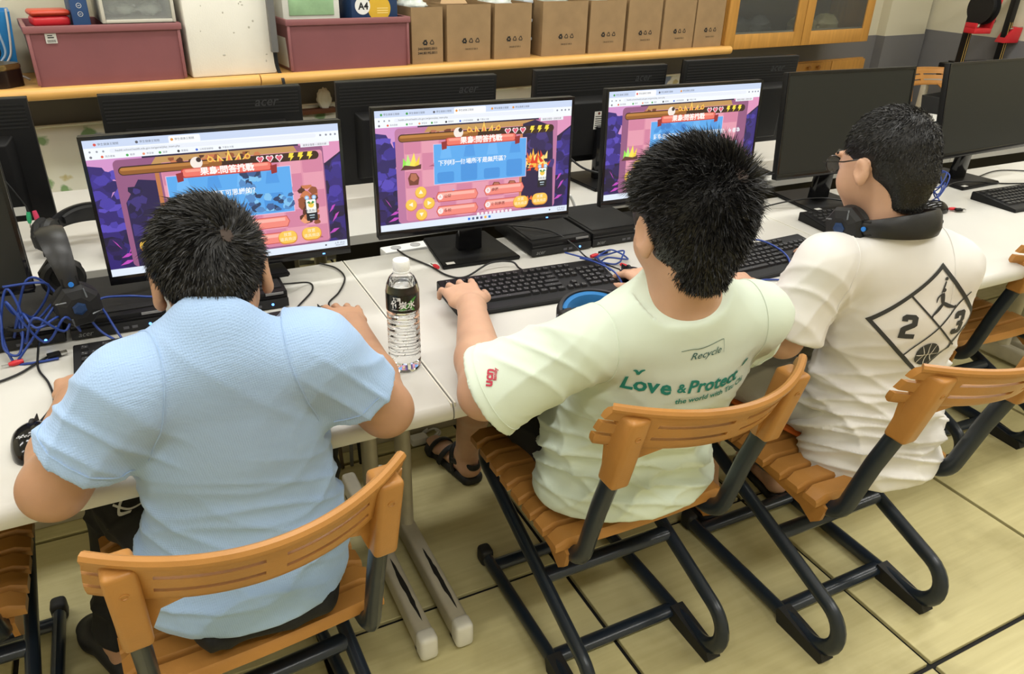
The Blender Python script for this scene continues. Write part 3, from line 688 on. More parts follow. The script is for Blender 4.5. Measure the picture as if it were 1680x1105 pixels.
for i, (x, y, lb) in enumerate(FAR):
    t, R = make_monitor(.05, fz[i]); t.location = (x, y+.03, DZ); t.rotation_euler.z = PI; tag(t, lb, 'monitor', 'back row monitors')
    if i == 0:
        MB().box(-.205, -.150, .0505, .0512, .028, .052, T=R).build('rating_label', M_LABEL, t, smooth=False)
    if i == 3:
        MB().box(.004, .040, .0505, .0512, .122, .184, T=R).build('rating_label', M_LABEL, t, smooth=False)
        for k in range(6): MB().box(.008, .036, .0511, .0514, .127+k*.0075, .130+k*.0075, T=R).build('print_line', M_INK, t, smooth=False)
        MB().lathe([(.005, 0), (.005, .0004)], 14, T=R @ Matrix.Translation((.022, .0512, .177)) @ Matrix.Rotation(-PI/2, 4, 'X')).build('print_emblem', mat('print_brown', (.12, .03, .02), .6), t)

# ================================================================== small PCs
def make_pc():
    """origin: centre of the base; front faces -y"""
    t = thing('mini_computer', '', 'computer')
    bd = MB().box(-.094, .094, -.12, .12, .004, .043, bev=.003).build('case', M_BLACK, t)
    MB().box(-.0945, .0945, -.1235, -.1195, .004, .025, bev=.001).build('front_panel', M_BLACKM, t)
    MB().box(-.092, .092, -.122, -.1195, .030, .034).build('front_groove', M_BLACKG, t, smooth=False)
    MB().box(-.086, .086, -.10, .11, .043, .046, bev=.002).build('vent_lid', mat('perforated_black', (.011, .011, .012), .5, bump=.8, bscale=1500), t)
    for x in (-.07, .07):
        for y in (-.09, .09): MB().lathe([(.009, 0), (.009, .005)], 12, T=Matrix.Translation((x, y, 0))).build('rubber_foot', M_RUBBER, t)
    lettering('logo', 'acer', .016, frame_T((-.068, -.1240, .014), (1, 0, 0), (0, 0, 1)), M_LOGO, t, shear=.3)
    for x in (.005, .022): MB().box(x, x+.011, -.1242, -.123, .010, .016).build('usb_port', mat('port_grey', (.08, .08, .09), .4), t, smooth=False)
    MB().box(.045, .085, -.1225, -.1195, .036, .041).build('badge', M_LOGO, t, smooth=False)
    MB().lathe([(.003, 0), (.003, .001)], 12, T=Matrix.Translation((.058, -.1238, .014)) @ Matrix.Rotation(PI/2, 4, 'X')).build('power_light', MATS['blue_led'], t)
    return t
pc = make_pc(); G = 'small flat black computers on the desks'
pc.location = (1.034, 1.842, DZ); pc.rotation_euler.z = 0; tag(pc, 'flat black mini computer beside the stand of the middle lit monitor', 'computer', G)
dup(pc, (1.232, 1.845, DZ), 0, 'flat black mini computer just left of the right lit monitor')
dup(pc, (-.082, 1.796, DZ), 0, 'flat black mini computer under the left part of the left lit monitor')
dup(pc, (.178, 1.790, DZ), 0, 'flat black mini computer under the right part of the left lit monitor')
dup(pc, (-.281, 1.797, DZ), 0, 'flat black mini computer under the heap of blue cabled headset')

# ================================================================== keyboards
def key_mesh(w, d=.0155):
    mb = MB(); a, b, h = w/2, d/2, .0075; i = .0025
    v = [(-a, -b, 0), (a, -b, 0), (a, b, 0), (-a, b, 0), (-a+i, -b+i*.7, h), (a-i, -b+i*.7, h), (a-i, b-i*1.3, h), (-a+i, b-i*1.3, h)]
    mb.add(v, [(4, 5, 6, 7), (0, 1, 5, 4), (1, 2, 6, 5), (2, 3, 7, 6), (3, 0, 4, 7)])
    me = bpy.data.meshes.new('key'); me.from_pydata(mb.v, [], mb.f); me.materials.append(M_KEY); me.materials.append(M_LOGO)
    # pale legend printed on the cap
    bm = bmesh.new(); bm.from_mesh(me)
    for (lx, ly, lw, lh) in ((-.0028, .0018, .0018, .0022), (.0022, -.0026, .0022, .0020)):
        f = bm.faces.new([bm.verts.new((lx+sx*lw/2, ly+sy*lh/2, h+.0001)) for sx, sy in ((-1, -1), (1, -1), (1, 1), (-1, 1))]); f.material_index = 1
    bm.to_mesh(me); bm.free(); me.update(); return me
KM = {}
def make_keyboard():
    """origin: centre; front (space bar) towards -y"""
    t = thing('keyboard', '', 'keyboard')
    Wk, Dk = .444, .168
    prof = [(-Dk/2, 0), (Dk/2, 0), (Dk/2, .026), (Dk/2-.004, .029), (-.055, .0145), (-Dk/2+.004, .012), (-Dk/2, .008)]
    Tm = Matrix(((0, 0, 1, 0), (1, 0, 0, 0), (0, 1, 0, 0), (0, 0, 0, 1)))
    MB().prism(prof, -Wk/2, Wk/2, T=Tm, bev=.0015).build('case', M_BLACK, t)
    lettering('logo', 'acer', .0125, frame_T((.165, .073, .0278), (1, 0, 0), (0, 1, .11)), mat('logo_silver', (.45, .45, .45), .35), t, bold=.0002, shear=.3)
    for k in range(3): MB().box(.10+k*.012, .103+k*.012, .0715, .0735, .0268, .0276).build('status_light', mat('amber_led', (.4, .2, .02), .4, emit=(1, .6, .1), estr=1.5) if k == 0 else M_LOGODARK, t, smooth=False)
    U = .019; x0 = -Wk/2+.012; rows = []
    rows.append((.060, [(0, 1), (2, 1), (3, 1), (4, 1), (5, 1), (6.5, 1), (7.5, 1), (8.5, 1), (9.5, 1), (11, 1), (12, 1), (13, 1), (14, 1), (15.25, 1), (16.25, 1), (17.25, 1)]))
    nav = [(15.25, 1), (16.25, 1), (17.25, 1)]
    rows.append((.036, [(i, 1) for i in range(13)]+[(13, 2)]+nav+[(18.5+i, 1) for i in range(4)]))
    rows.append((.017, [(0, 1.5)]+[(1.5+i, 1) for i in range(12)]+[(13.5, 1.5)]+nav+[(18.5+i, 1) for i in range(4)]))
    rows.append((-.002, [(0, 1.75)]+[(1.75+i, 1) for i in range(11)]+[(12.75, 2.25)]+[(18.5+i, 1) for i in range(3)]))
    rows.append((-.021, [(0, 2.25)]+[(2.25+i, 1) for i in range(10)]+[(12.25, 2.75), (16.25, 1)]+[(18.5+i, 1) for i in range(4)]))
    rows.append((-.040, [(0, 1.25), (1.25, 1.25), (2.5, 1.25), (3.75, 6.25), (10, 1.25), (11.25, 1.25), (12.5, 1.25), (13.75, 1.25)]+nav+[(18.5, 2), (20.5, 1), (21.5, 1)]))
    sc = (Wk-.024)/(22.5*U)
    for y, ks in rows:
        zz = .0135+max(0, y+.055)*.105+.0012
        for kx, kw in ks:
            if kw not in KM: KM[kw] = key_mesh(kw*U*sc-.0022)
            o = bpy.data.objects.new('key', KM[kw]); COL.objects.link(o); o.parent = t
            o.location = (x0+(kx+kw/2)*U*sc, y, zz-.0015); o.rotation_euler.x = .104
    return t
kb = make_keyboard(); G = 'black keyboards on the front desks'
kb.location = (.838, 1.522, DZ); kb.rotation_euler.z = math.radians(-3.2); tag(kb, 'black keyboard under the left hand of the boy in mint green', 'keyboard', G)
dup(kb, (1.508, 1.437, DZ), math.radians(3), 'black keyboard with blue cable across it, between mint green and white jersey boys')
dup(kb, (2.10, 1.58, DZ), math.radians(-5), 'black keyboard partly behind the neck headphones of the boy with glasses')
dup(kb, (2.87, 1.535, DZ), math.radians(-1), 'black keyboard at the right edge of the front desks')
dup(kb, (.052, 1.515, DZ), math.radians(0), 'black keyboard mostly hidden behind the boy in the blue shirt')

# ================================================================== mice
def make_mouse():
    """origin: centre; cable end towards +y"""
    t = thing('computer_mouse', '', 'mouse')
    mb = MB(); vs = []; fs = []; NA, NR = 28, 8
    for j in range(NR+1):
        w = j/NR; ph = w*PI/2
        for k in range(NA):
            a = 2*PI*k/NA; rx = .031*(1-.10*math.cos(a*1-PI/2)*0); r = math.cos(ph)**.75 if ph < PI/2-1e-6 else 0
            x = .031*r*math.cos(a)*(1-.10*abs(math.sin(a))); y = .056*r*math.sin(a); z = .004+.036*math.sin(ph)**1.0*(1-.25*((y/.056+.25))**2)
            vs.append((x, y, z))
    for j in range(NR):
        for k in range(NA): fs.append((j*NA+k, j*NA+(k+1) % NA, (j+1)*NA+(k+1) % NA, (j+1)*NA+k))
    vs += [(x, y, 0) for x, y, z in vs[:NA]]; b = (NR+1)*NA
    for k in range(NA): fs.append((b+k, b+(k+1) % NA, (k+1) % NA, k))
    fs.append(tuple(b+k for k in range(NA-1, -1, -1)))
    mb.add(vs, fs); bd = mb.build('shell', M_BLACKG, t, smooth=2)
    Tm = Matrix.Translation((0, .022, .029)) @ Matrix.Rotation(PI/2, 4, 'Y')
    MB().lathe([(.009, -.0035), (.0105, -.002), (.0105, .002), (.009, .0035)], 20, T=Tm).build('scroll_wheel', M_RUBBER, t)
    MB().box(-.0006, .0006, .030, .054, .012, .031, bev=0).build('button_split', M_BLACKM, t, smooth=False)
    lettering('logo', 'acer', .012, frame_T((0, -.028, .0388), (1, 0, 0), (0, 1, .12)), MATS['logo_silver'], t, shear=.3)
    return t
ms = make_mouse(); G = 'black computer mice on the desks'
ms.location = (-.232, 1.292, DZ); ms.rotation_euler.z = math.radians(-10); tag(ms, 'glossy black mouse by the left elbow of the boy in blue', 'mouse', G)
dup(ms, (.330, 1.540, DZ), math.radians(8), 'black mouse under the right hand of the boy in blue')
dup(ms, (1.105, 1.475, DZ), math.radians(0), 'black mouse under the right hand of the boy in mint green')
dup(ms, (2.385, 1.575, DZ), math.radians(70), 'black mouse beside tangled blue cable behind the boy with glasses')

# ================================================================== headsets
def make_headset(R0=.084, cupR=.046, wide=.054, pad=None):
    """origin: centre of the lower end; arc in the xz plane, cups at the two ends"""
    t = thing('headset', '', 'headset')
    hb = MB(); vs = []; fs = []; N = 28
    for i in range(N+1):
        a = PI*(-.04+1.08*i/N); w = wide*(.55+.45*math.sin(max(0, min(PI, a)))); rr = R0
        for r, y in ((rr+.006, -w/2), (rr+.011, -w/4), (rr+.011, w/4), (rr+.006, w/2), (rr-.001, w/2), (rr-.003, 0), (rr-.001, -w/2)):
            vs.append((r*math.cos(a), y, .085+r*1.05*math.sin(a)))
    for i in range(N):
        for k in range(7): fs.append((i*7+k, (i+1)*7+k, (i+1)*7+(k+1) % 7, i*7+(k+1) % 7))
    fs += [tuple(range(6, -1, -1)), tuple(N*7+k for k in range(7))]
    hb.add(vs, fs); b = hb.build('headband', mat('soft_black', (.012, .012, .013), .38, bump=.1, bscale=300), t)
    pd = MB(); vs = []; fs = []
    for i in range(N+1):
        a = PI*(.16+.68*i/N); w = wide*.85*math.sin(a)
        for r, y in ((R0-.002, -w/2), (R0-.011, -w/2*.8), (R0-.013, 0), (R0-.011, w/2*.8), (R0-.002, w/2)): vs.append((r*math.cos(a), y, .085+r*1.05*math.sin(a)))
    for i in range(N):
        for k in range(5): fs.append((i*5+k, (i+1)*5+k, (i+1)*5+(k+1) % 5, i*5+(k+1) % 5))
    fs += [tuple(range(4, -1, -1)), tuple(N*5+k for k in range(5))]
    pd.add(vs, fs); pd.build('headband_pad', pad or MATS['soft_black'], b)
    for sx in (-1, 1):
        T = Matrix.Translation((sx*R0, 0, .045)) @ Matrix.Rotation(sx*PI/2, 4, 'Y')
        cup = MB(); cup.lathe([(cupR*.8, -.006), (cupR, .0), (cupR, .012), (cupR*.86, .022), (cupR*.5, .027), (.001, .0275)], 8, T=T @ Matrix.Rotation(PI/8, 4, 'Z')); c = cup.build('ear_cup', M_BLACKM, t, smooth=False)
        MB().lathe([(cupR*.5, -.008), (cupR*.62, -.020), (cupR*.85, -.022), (cupR*.98, -.012), (cupR*.9, -.002)], 28, T=T, cap=False).build('ear_cushion', mat('cushion_black', (.012, .012, .012), .5), c)
        MB().lathe([(cupR*.30, .0265), (cupR*.30, .0290), (cupR*.2, .0300), (.001, .0300)], 6, T=T).build('ear_emblem', mat('emblem_blue', (.012, .035, .10), .35), c, smooth=False)
        for k in range(4):
            a = PI/4+PI/2*k; p = T @ Vector((cupR*.58*math.cos(a), cupR*.58*math.sin(a), .026)); q = T @ Vector((cupR*.9*math.cos(a+.35), cupR*.9*math.sin(a+.35), .019))
            MB().tube([p, q], .0018, 6).build('trim_line', mat('grey_trim', (.10, .11, .12), .3), c)
        MB().box(sx*R0-.008, sx*R0+.014, -.016, .016, .078, .108, bev=.004).build('yoke', M_BLACK, t)
        MB().lathe([(.005, 0), (.005, .003)], 16, T=Matrix.Translation((sx*(R0+.012+(.001 if sx > 0 else .001)), 0, .094)) @ Matrix.Rotation(sx*PI/2, 4, 'Y')).build('blue_button', mat('blue_plastic', (.02, .18, .6), .35), t)
    MB().tube(spline([(-R0-.012, .03, .03), (-R0-.01, .07, .022), (-R0+.02, .115, .015), (-R0+.045, .13, .013)]), [.0035]*12+[.0035]*12+[.006], 8).build('microphone', M_RUBBER, t)
    return t
hs = make_headset(); G = 'black headsets with blue details'
def pose(o, loc, rx, ry, rz): o.location = loc; o.rotation_euler = (rx, ry, rz)
pose(hs, (-.160, 1.735, DZ+.048), math.radians(-4), 0, math.radians(100)); tag(hs, 'black headset standing on the small computers at the left, wide headband upright', 'headset', G)
h2 = copy_tree(hs); pose(h2, (-.165, 2.16, DZ+.048), math.radians(-80), 0, math.radians(-20)); tag(h2, 'black headset lying on the back row desk at the left', 'headset', G)
h3 = make_headset(wide=.040, pad=M_BLUEPAD); pose(h3, (.850, 1.165, DZ+.050), math.radians(-88), math.radians(0), math.radians(-6)); tag(h3, 'black headset with blue padded headband in front of the mint green boy', 'headset', G)

# ================================================================== cables
def cable(name, pts, r, m, label, cat='cable', group=None, n=8):
    o = MB().tube(spline(pts, n), r, 7).build(name, m, smooth=2); return tag(o, label, cat, group)
def plug(parent, p, d, m=M_RED, L=.026, r=.0055):
    p = Vector(p); d = Vector(d).normalized()
    a = MB().tube([p, p+d*L*.35, p+d*L*.7, p+d*L], [r*.8, r, r, r*.6], 12).build('plug', m, parent)
    MB().tube([p+d*L, p+d*(L+.012)], .0018, 8).build('plug_pin', M_STEEL, a)
def usb(parent, p, d):
    T = frame_T(p, d, (0, 0, 1) if abs(Vector(d).z) < .9 else (0, 1, 0))
    a = MB().box(0, .024, -.004, .004, -.008, .008, bev=.0015, T=T).build('usb_plug', M_BLACK, parent); MB().box(.024, .036, -.0022, .0022, -.006, .006, T=T).build('usb_tip', M_STEEL, a, smooth=False)
z = DZ+.004
def loops(c, rx, ry, n, seed, zr=(.004, .05), start=None, end=None):
    rnd = random.Random(seed); pts = [start] if start else []
    for k in range(n*7):
        a = 2*PI*k/7+seed; f = rnd.uniform(.6, 1.1); pts.append((c[0]+rx*f*math.cos(a), c[1]+ry*f*math.sin(a), c[2]+rnd.uniform(*zr)))
    if end: pts.append(end)
    return pts
c1 = cable('headset_cable', loops((-.215, 1.655, DZ+.03), .060, .05, 3, 1, (0, .12), (-.27, 1.68, DZ+.14), (-.275, 1.61, z)), .0026, M_BLUECABLE, 'blue headset cable bundle looped over the computers at the left')
plug(c1, (-.262, 1.612, z+.002), (-1, -.25, 0)); 
c1b = cable('headset_cable', [(-.30, 1.70, DZ+.13), (-.285, 1.66, DZ+.09), (-.29, 1.63, DZ+.03), (-.265, 1.62, DZ+.02), (-.25, 1.66, DZ+.08), (-.265, 1.68, DZ+.135), (-.29, 1.66, DZ+.06), (-.28, 1.62, z), (-.25, 1.60, z), (-.2, 1.6, z)], .0026, M_BLUECABLE, 'blue headset cable hanging down the computer front at the left edge')
c2 = cable('headset_cable', [(-.16, 1.71, DZ+.10), (-.14, 1.66, DZ+.07), (-.12, 1.645, DZ+.03), (-.095, 1.62, z+.01), (-.075, 1.60, z), (-.10, 1.585, z)], .0026, M_BLUECABLE, 'blue headset cable ending in a red plug behind the blue-shirt boy')
plug(c2, (-.10, 1.588, z+.002), (-1, .3, 0)); plug(c2, (-.10, 1.572, z+.002), (-1, .1, 0), M_BLKCABLE)
c3 = cable('headset_cable', [(-.075, 1.60, z), (-.10, 1.66, DZ+.05), (-.11, 1.70, DZ+.075), (-.06, 1.72, DZ+.066), (0, 1.72, DZ+.054), (.05, 1.74, DZ+.05)], .0026, M_BLUECABLE, 'blue cable arching over the computer under the left lit monitor')
c4 = cable('mouse_cable', [(-.225, 1.345, DZ+.01), (-.205, 1.42, z), (-.215, 1.50, z), (-.235, 1.57, z), (-.235, 1.63, DZ+.015), (-.235, 1.665, DZ+.016)], .0022, M_BLKCABLE, 'black cable of the mouse by the elbow of the boy in blue')
c4b = cable('keyboard_cable', [(-.42, 1.50, z), (-.33, 1.53, z), (-.27, 1.56, z), (-.235, 1.60, z), (-.215, 1.62, z)], .0024, M_BLKCABLE, 'black cable with usb plug at the left edge of the desk'); usb(c4b, (-.22, 1.61, z+.003), (.9, .2, 0))
c5 = cable('mouse_cable', [(.352, 1.60, DZ+.012), (.362, 1.65, z), (.40, 1.70, z), (.435, 1.78, z), (.43, 1.85, z), (.40, 1.895, z)], .0022, M_BLKCABLE, 'black mouse cable curving across the desk beside the water bottle')
c6 = cable('black_cable', [(.10, 1.69, DZ+.052), (.2, 1.70, DZ+.052), (.285, 1.735, DZ+.03), (.345, 1.78, z), (.34, 1.73, z), (.29, 1.655, z), (.27, 1.62, z)], .0022, M_BLKCABLE, 'thin black cable over the computer beside the blue-shirt boy')
c7 = cable('keyboard_cable', [(.86, 1.60, DZ+.02), (.87, 1.66, z+.002), (.86, 1.685, z+.012), (.80, 1.69, z+.016), (.72, 1.665, z), (.68, 1.69, z), (.66, 1.77, z), (.63, 1.85, z), (.62, 1.91, z)], .0026, M_BLKCABLE, 'black keyboard cable curling in front of the middle monitor stand')
plug(c7, (.672, 1.735, z+.006), (-.25, 1, 0), L=.022)
c8 = cable('mouse_cable', [(.79, 2.0, DZ+.01), (.86, 1.97, DZ+.03), (.93, 1.86, DZ+.052), (1.02, 1.77, DZ+.053), (1.06, 1.71, DZ+.03), (1.08, 1.66, z), (1.10, 1.60, z), (1.105, 1.535, DZ+.012)], .0022, M_BLKCABLE, 'black mouse cable draped over the computer by the middle monitor')
c9 = cable('headset_cable', loops((1.13, 1.615, z), .05, .035, 2, 4, (0, .02), (1.02, 1.68, DZ+.02), (1.05, 1.50, DZ+.032)), .0024, M_BLUECABLE, 'blue headset cable tangle behind the keyboard of the mint green boy')
plug(c9, (1.09, 1.655, z+.003), (1, .2, 0)); plug(c9, (1.135, 1.575, z+.003), (.3, -1, 0)); usb(c9, (1.125, 1.665, z+.003), (1, .15, 0))
cable('headset_cable', [(1.02, 1.60, DZ+.033), (1.04, 1.55, DZ+.036), (1.055, 1.48, DZ+.03), (1.04, 1.41, z), (1.0, 1.38, z)], .0024, M_BLUECABLE, 'blue cable over the right end of the keyboard of the mint green boy')
c10 = cable('headset_cable', [(1.50, 1.54, z), (1.55, 1.53, DZ+.033), (1.57, 1.48, DZ+.036), (1.56, 1.40, DZ+.028), (1.515, 1.335, z), (1.45, 1.29, z), (1.39, 1.31, z), (1.42, 1.345, z), (1.50, 1.315, z), (1.58, 1.28, z)], .0026, M_BLUECABLE, 'blue cable lying across the keyboard beside the white sleeve')
c11 = cable('keyboard_cable', [(1.30, 1.53, z), (1.42, 1.56, z), (1.55, 1.575, z), (1.68, 1.55, z), (1.76, 1.54, z)], .0022, M_BLKCABLE, 'thin black cable behind the keyboard beside the white sleeve')
c12 = cable('headset_cable', loops((2.44, 1.66, z+.01), .075, .055, 4, 2, (0, .10), None, (2.42, 1.55, z)), .0024, M_BLUECABLE, 'tangled blue cable to the right of the head of the boy with glasses')
plug(c12, (2.45, 1.56, z+.004), (1, -.5, 0)); usb(c12, (2.46, 1.545, z+.004), (1, -.4, 0))
c13 = cable('monitor_cable', [(2.62, 1.72, z), (2.72, 1.74, DZ+.02), (2.83, 1.72, DZ+.018), (2.95, 1.70, z), (3.05, 1.66, z), (3.1, 1.60, z)], .0026, M_BLKCABLE, 'black cable over the stand of the right edge monitor')
c14 = cable('monitor_cable', [(2.95, 1.80, z), (3.12, 1.83, z), (3.25, 1.76, z), (3.3, 1.68, z)], .0024, M_BLKCABLE, 'black cable on the desk at the right frame edge')
c15 = cable('monitor_cable', [(1.86, 1.82, z), (1.95, 1.80, DZ+.02), (2.06, 1.765, DZ+.03), (2.16, 1.72, DZ+.018), (2.25, 1.68, z)], .0026, M_BLKCABLE, 'black cable over the stand of the switched-off monitor by the glasses boy')
c16 = cable('monitor_cable', [(1.42, 2.36, DZ+.12), (1.38, 2.29, DZ+.06), (1.34, 2.25, DZ+.07), (1.31, 2.28, DZ+.12), (1.35, 2.31, DZ+.13), (1.42, 2.25, DZ+.07), (1.50, 2.20, DZ+.05)], .004, M_BLKCABLE, 'coiled black cable behind the back row monitor right of the middle screen')
c17 = cable('power_cable', [(1.25, 2.05, DZ+.05), (1.27, 2.04, DZ+.0), (1.27, 2.0, DZ-.1), (1.26, 2.0, DZ-.3)], .005, M_WHITE, 'white power cable dropping between the desk rows')
c18 = cable('power_cable', [(1.15, 2.0, DZ-.05), (1.25, 1.99, DZ-.02), (1.40, 2.02, DZ+.03), (1.5, 2.12, DZ+.03)], .003, M_BLKCABLE, 'black power cable crossing the gap between the desk rows')
for k in range(8):
    x = .30+.03*k
    cable('gap_cable', [(x, 1.99, DZ-.05), (x+.01*(k % 3-1), 1.985, DZ-.2), (x+.02*(k % 2), 1.99, .3), (x+.01, 1.985, .004)], .006, [M_BLKCABLE, mat('brown_cable', (.10, .07, .05), .5), MATS['grey_trunking']][k % 3], 'cable hanging in the gap between the desk rows under the left monitor', group='cables hanging between the desk rows')
ca = cable('audio_cable', [(-.30, 2.318, DZ+.19), (-.285, 2.312, DZ+.16), (-.268, 2.308, DZ+.12), (-.262, 2.305, DZ+.098)], .0018, M_BLKCABLE, 'thin audio lead with green and red jacks hanging behind the left edge monitor')
plug(ca, (-.264, 2.304, DZ+.100), (-.1, -.1, -1), M_GREENP, .03, .006); plug(ca, (-.250, 2.303, DZ+.102), (.1, -.1, -1), mat('pink_jack', (.60, .05, .12), .4), .032, .0065)
t = thing('power_strip', 'white power strip in the gap behind the middle lit monitor', 'power strip', (.70, 1.99, DZ-.055), .05)
MB().box(-.10, .10, -.025, .025, 0, .035, bev=.004).build('body', M_WHITE, t)
for k in range(3): MB().lathe([(.015, .0351), (.015, .0365), (.012, .0355)], 16, T=Matrix.Translation((-.06+.06*k, 0, 0))).build('socket', mat('socket_grey', (.35, .35, .35), .5), t)
MB().box(-.11, .11, -.04, .04, -.012, -.001).build('bracket', M_CREAM, t, smooth=False)
# spare mouse, blue folder and papers on the back row
dup(ms, (1.93, 2.28, DZ), math.radians(120), 'black mouse on the back row desk left of the switched-off monitor')
# ================================================================== people: bodies grown as one surface from a distance field
class Field:
    def __init__(s, lo, hi, h):
        s.lo = np.array(lo, np.float32); s.h = h; s.n = np.ceil((np.array(hi)-lo)/h).astype(int)+1
        s.F = np.full(s.n, .2, np.float32)
    def local(s, bmin, bmax):
        i0 = np.clip(np.floor((np.array(bmin)-s.lo)/s.h).astype(int), 0, s.n-1); i1 = np.clip(np.ceil((np.array(bmax)-s.lo)/s.h).astype(int)+1, 1, s.n)
        sl = tuple(slice(a, b) for a, b in zip(i0, i1))
        ax = [s.lo[k]+s.h*np.arange(i0[k], i1[k], dtype=np.float32) for k in range(3)]
        return sl, np.stack(np.meshgrid(*ax, indexing='ij'), -1)
    def put(s, sl, d, k, op='u'):
        a = s.F[sl]
        if op == 'u':
            if k > 0: hh = np.clip(.5+.5*(d-a)/k, 0, 1); s.F[sl] = d*(1-hh)+a*hh-k*hh*(1-hh)
            else: s.F[sl] = np.minimum(a, d)
        else:
            d = -d
            if k > 0: hh = np.clip(.5-.5*(d-a)/k, 0, 1); s.F[sl] = d*(1-hh)+a*hh+k*hh*(1-hh)
            else: s.F[sl] = np.maximum(a, d)
    def cone(s, a, b, ra, rb, k=.02, op='u', flat=1., side=None):
        a = np.array(a, float); b = np.array(b, float); R = max(ra, rb)*max(1, flat)+k+.03
        sl, P = s.local(np.minimum(a, b)-R, np.maximum(a, b)+R)
        if P.size == 0: return s
        ab = b-a; L2 = max(ab@ab, 1e-9); pa = P-a.astype(np.float32)
        t = np.clip((pa@ab.astype(np.float32))/L2, 0, 1); q = pa-t[..., None]*ab.astype(np.float32)
        if side is not None and flat != 1:                       # widen along `side` by `flat`
            sd = np.array(side, float); sd = sd-ab*(sd@ab)/L2; sd /= np.linalg.norm(sd); c = q@sd.astype(np.float32)
            q = q-(c*(1-1/flat))[..., None]*sd.astype(np.float32)
        d = np.linalg.norm(q, axis=-1)-(ra+(rb-ra)*t); s.put(sl, d.astype(np.float32), k, op); return s
    def ell(s, c, r, R=None, k=.02, op='u'):
        c = np.array(c, float); r = np.array(r, float); B = r.max()+k+.03; sl, P = s.local(c-B, c+B)
        if P.size == 0: return s
        p = P-c.astype(np.float32)
        if R is not None: p = p@np.array(R, np.float32)
        k0 = np.linalg.norm(p/r, axis=-1); k1 = np.linalg.norm(p/(r*r), axis=-1)+1e-6
        s.put(sl, (k0*(k0-1)/k1).astype(np.float32), k, op); return s
    def plane(s, p, n, k=0., box=None):
        """keep the side opposite to n"""
        n = np.array(n, float); n /= np.linalg.norm(n); hi = s.lo+s.h*(s.n-1)
        sl, P = s.local(*(box or (s.lo, hi))); d = (P-np.array(p, np.float32))@n.astype(np.float32); s.put(sl, -d, k, 's'); return s
    def mesh(s):
        """surface nets"""
        F = s.F; F[0] = F[-1] = .1; F[:, 0] = F[:, -1] = .1; F[:, :, 0] = F[:, :, -1] = .1
        ins = F < 0; n = np.array(F.shape)
        c = np.zeros(n-1, np.int8)
        for dx in (0, 1):
            for dy in (0, 1):
                for dz in (0, 1): c += ins[dx:n[0]-1+dx, dy:n[1]-1+dy, dz:n[2]-1+dz]
        act = (c > 0) & (c < 8); I = np.argwhere(act); idx = np.full(n-1, -1, np.int32); idx[act] = np.arange(len(I))
        acc = np.zeros((len(I), 3)); cnt = np.zeros(len(I)); ax = np.eye(3, dtype=int)
        for a in range(3):
            o1, o2 = [k for k in range(3) if k != a]
            for u in (0, 1):
                for w in (0, 1):
                    p = I+ax[o1]*u+ax[o2]*w; q = p+ax[a]; fa = F[tuple(p.T)]; fb = F[tuple(q.T)]; m = (fa < 0) != (fb < 0)
                    t = np.where(m, fa/(fa-fb+1e-12), 0); pos = p+ax[a]*t[:, None]; acc[m] += pos[m]; cnt[m] += 1
        V = acc/cnt[:, None]*s.h+s.lo; Q = []
        for a in range(3):
            o1, o2 = (a+1) % 3, (a+2) % 3
            sa = [slice(None)]*3; sb = [slice(None)]*3; sa[a] = slice(0, -1); sb[a] = slice(1, None)
            A = ins[tuple(sa)]; B = ins[tuple(sb)]; E = np.argwhere(A != B); E = E[(E[:, o1] > 0) & (E[:, o2] > 0) & (E[:, o1] < n[o1]-1) & (E[:, o2] < n[o2]-1)]
            fl = A[tuple(E.T)]
            q = np.stack([idx[tuple((E-ax[o1]-ax[o2]).T)], idx[tuple((E-ax[o2]).T)], idx[tuple(E.T)], idx[tuple((E-ax[o1]).T)]], 1)
            Q.append(np.where(fl[:, None], q, q[:, ::-1]))
        return V, np.concatenate(Q)
def normals(V, Q):
    n = np.cross(V[Q[:, 2]]-V[Q[:, 0]], V[Q[:, 3]]-V[Q[:, 1]]); N = np.zeros_like(V)
    for k in range(4): np.add.at(N, Q[:, k], n)
    return N/(np.linalg.norm(N, axis=1, keepdims=True)+1e-12)
def relax(V, Q, it=2, w=.5):
    E = np.concatenate([Q[:, [0, 1]], Q[:, [1, 2]], Q[:, [2, 3]], Q[:, [3, 0]]])
    deg = np.bincount(E.ravel(), minlength=len(V)).astype(float)[:, None]
    for _ in range(it):
        S = np.zeros_like(V); np.add.at(S, E[:, 0], V[E[:, 1]]); np.add.at(S, E[:, 1], V[E[:, 0]]); V = V*(1-w)+w*S/deg
    return V
def np_obj(name, V, Q, m, parent):
    me = bpy.data.meshes.new(name); nv, nf = len(V), len(Q); k = Q.shape[1]
    me.vertices.add(nv); me.vertices.foreach_set('co', V.astype(np.float32).ravel()); me.loops.add(nf*k); me.loops.foreach_set('vertex_index', Q.astype(np.int32).ravel())
    me.polygons.add(nf); me.polygons.foreach_set('loop_start', np.arange(0, nf*k, k, dtype=np.int32)); me.materials.append(m); me.update(calc_edges=True); me.validate()
    return link(name, me, parent, smooth=2)
def nz(v): v = np.array(v, float); return v/np.linalg.norm(v)
def head_R(az, pitch, roll=0.):
    """columns right, forward, up; az to the right of +y, pitch downwards"""
    a, p = math.radians(az), math.radians(pitch); f = np.array([math.sin(a)*math.cos(p), math.cos(a)*math.cos(p), -math.sin(p)]); r = np.array([math.cos(a), -math.sin(a), 0]); u = np.cross(r, f)
    q = math.radians(roll); r2 = r*math.cos(q)+u*math.sin(q); u2 = -r*math.sin(q)+u*math.cos(q); return np.stack([r2, f, u2], 1)

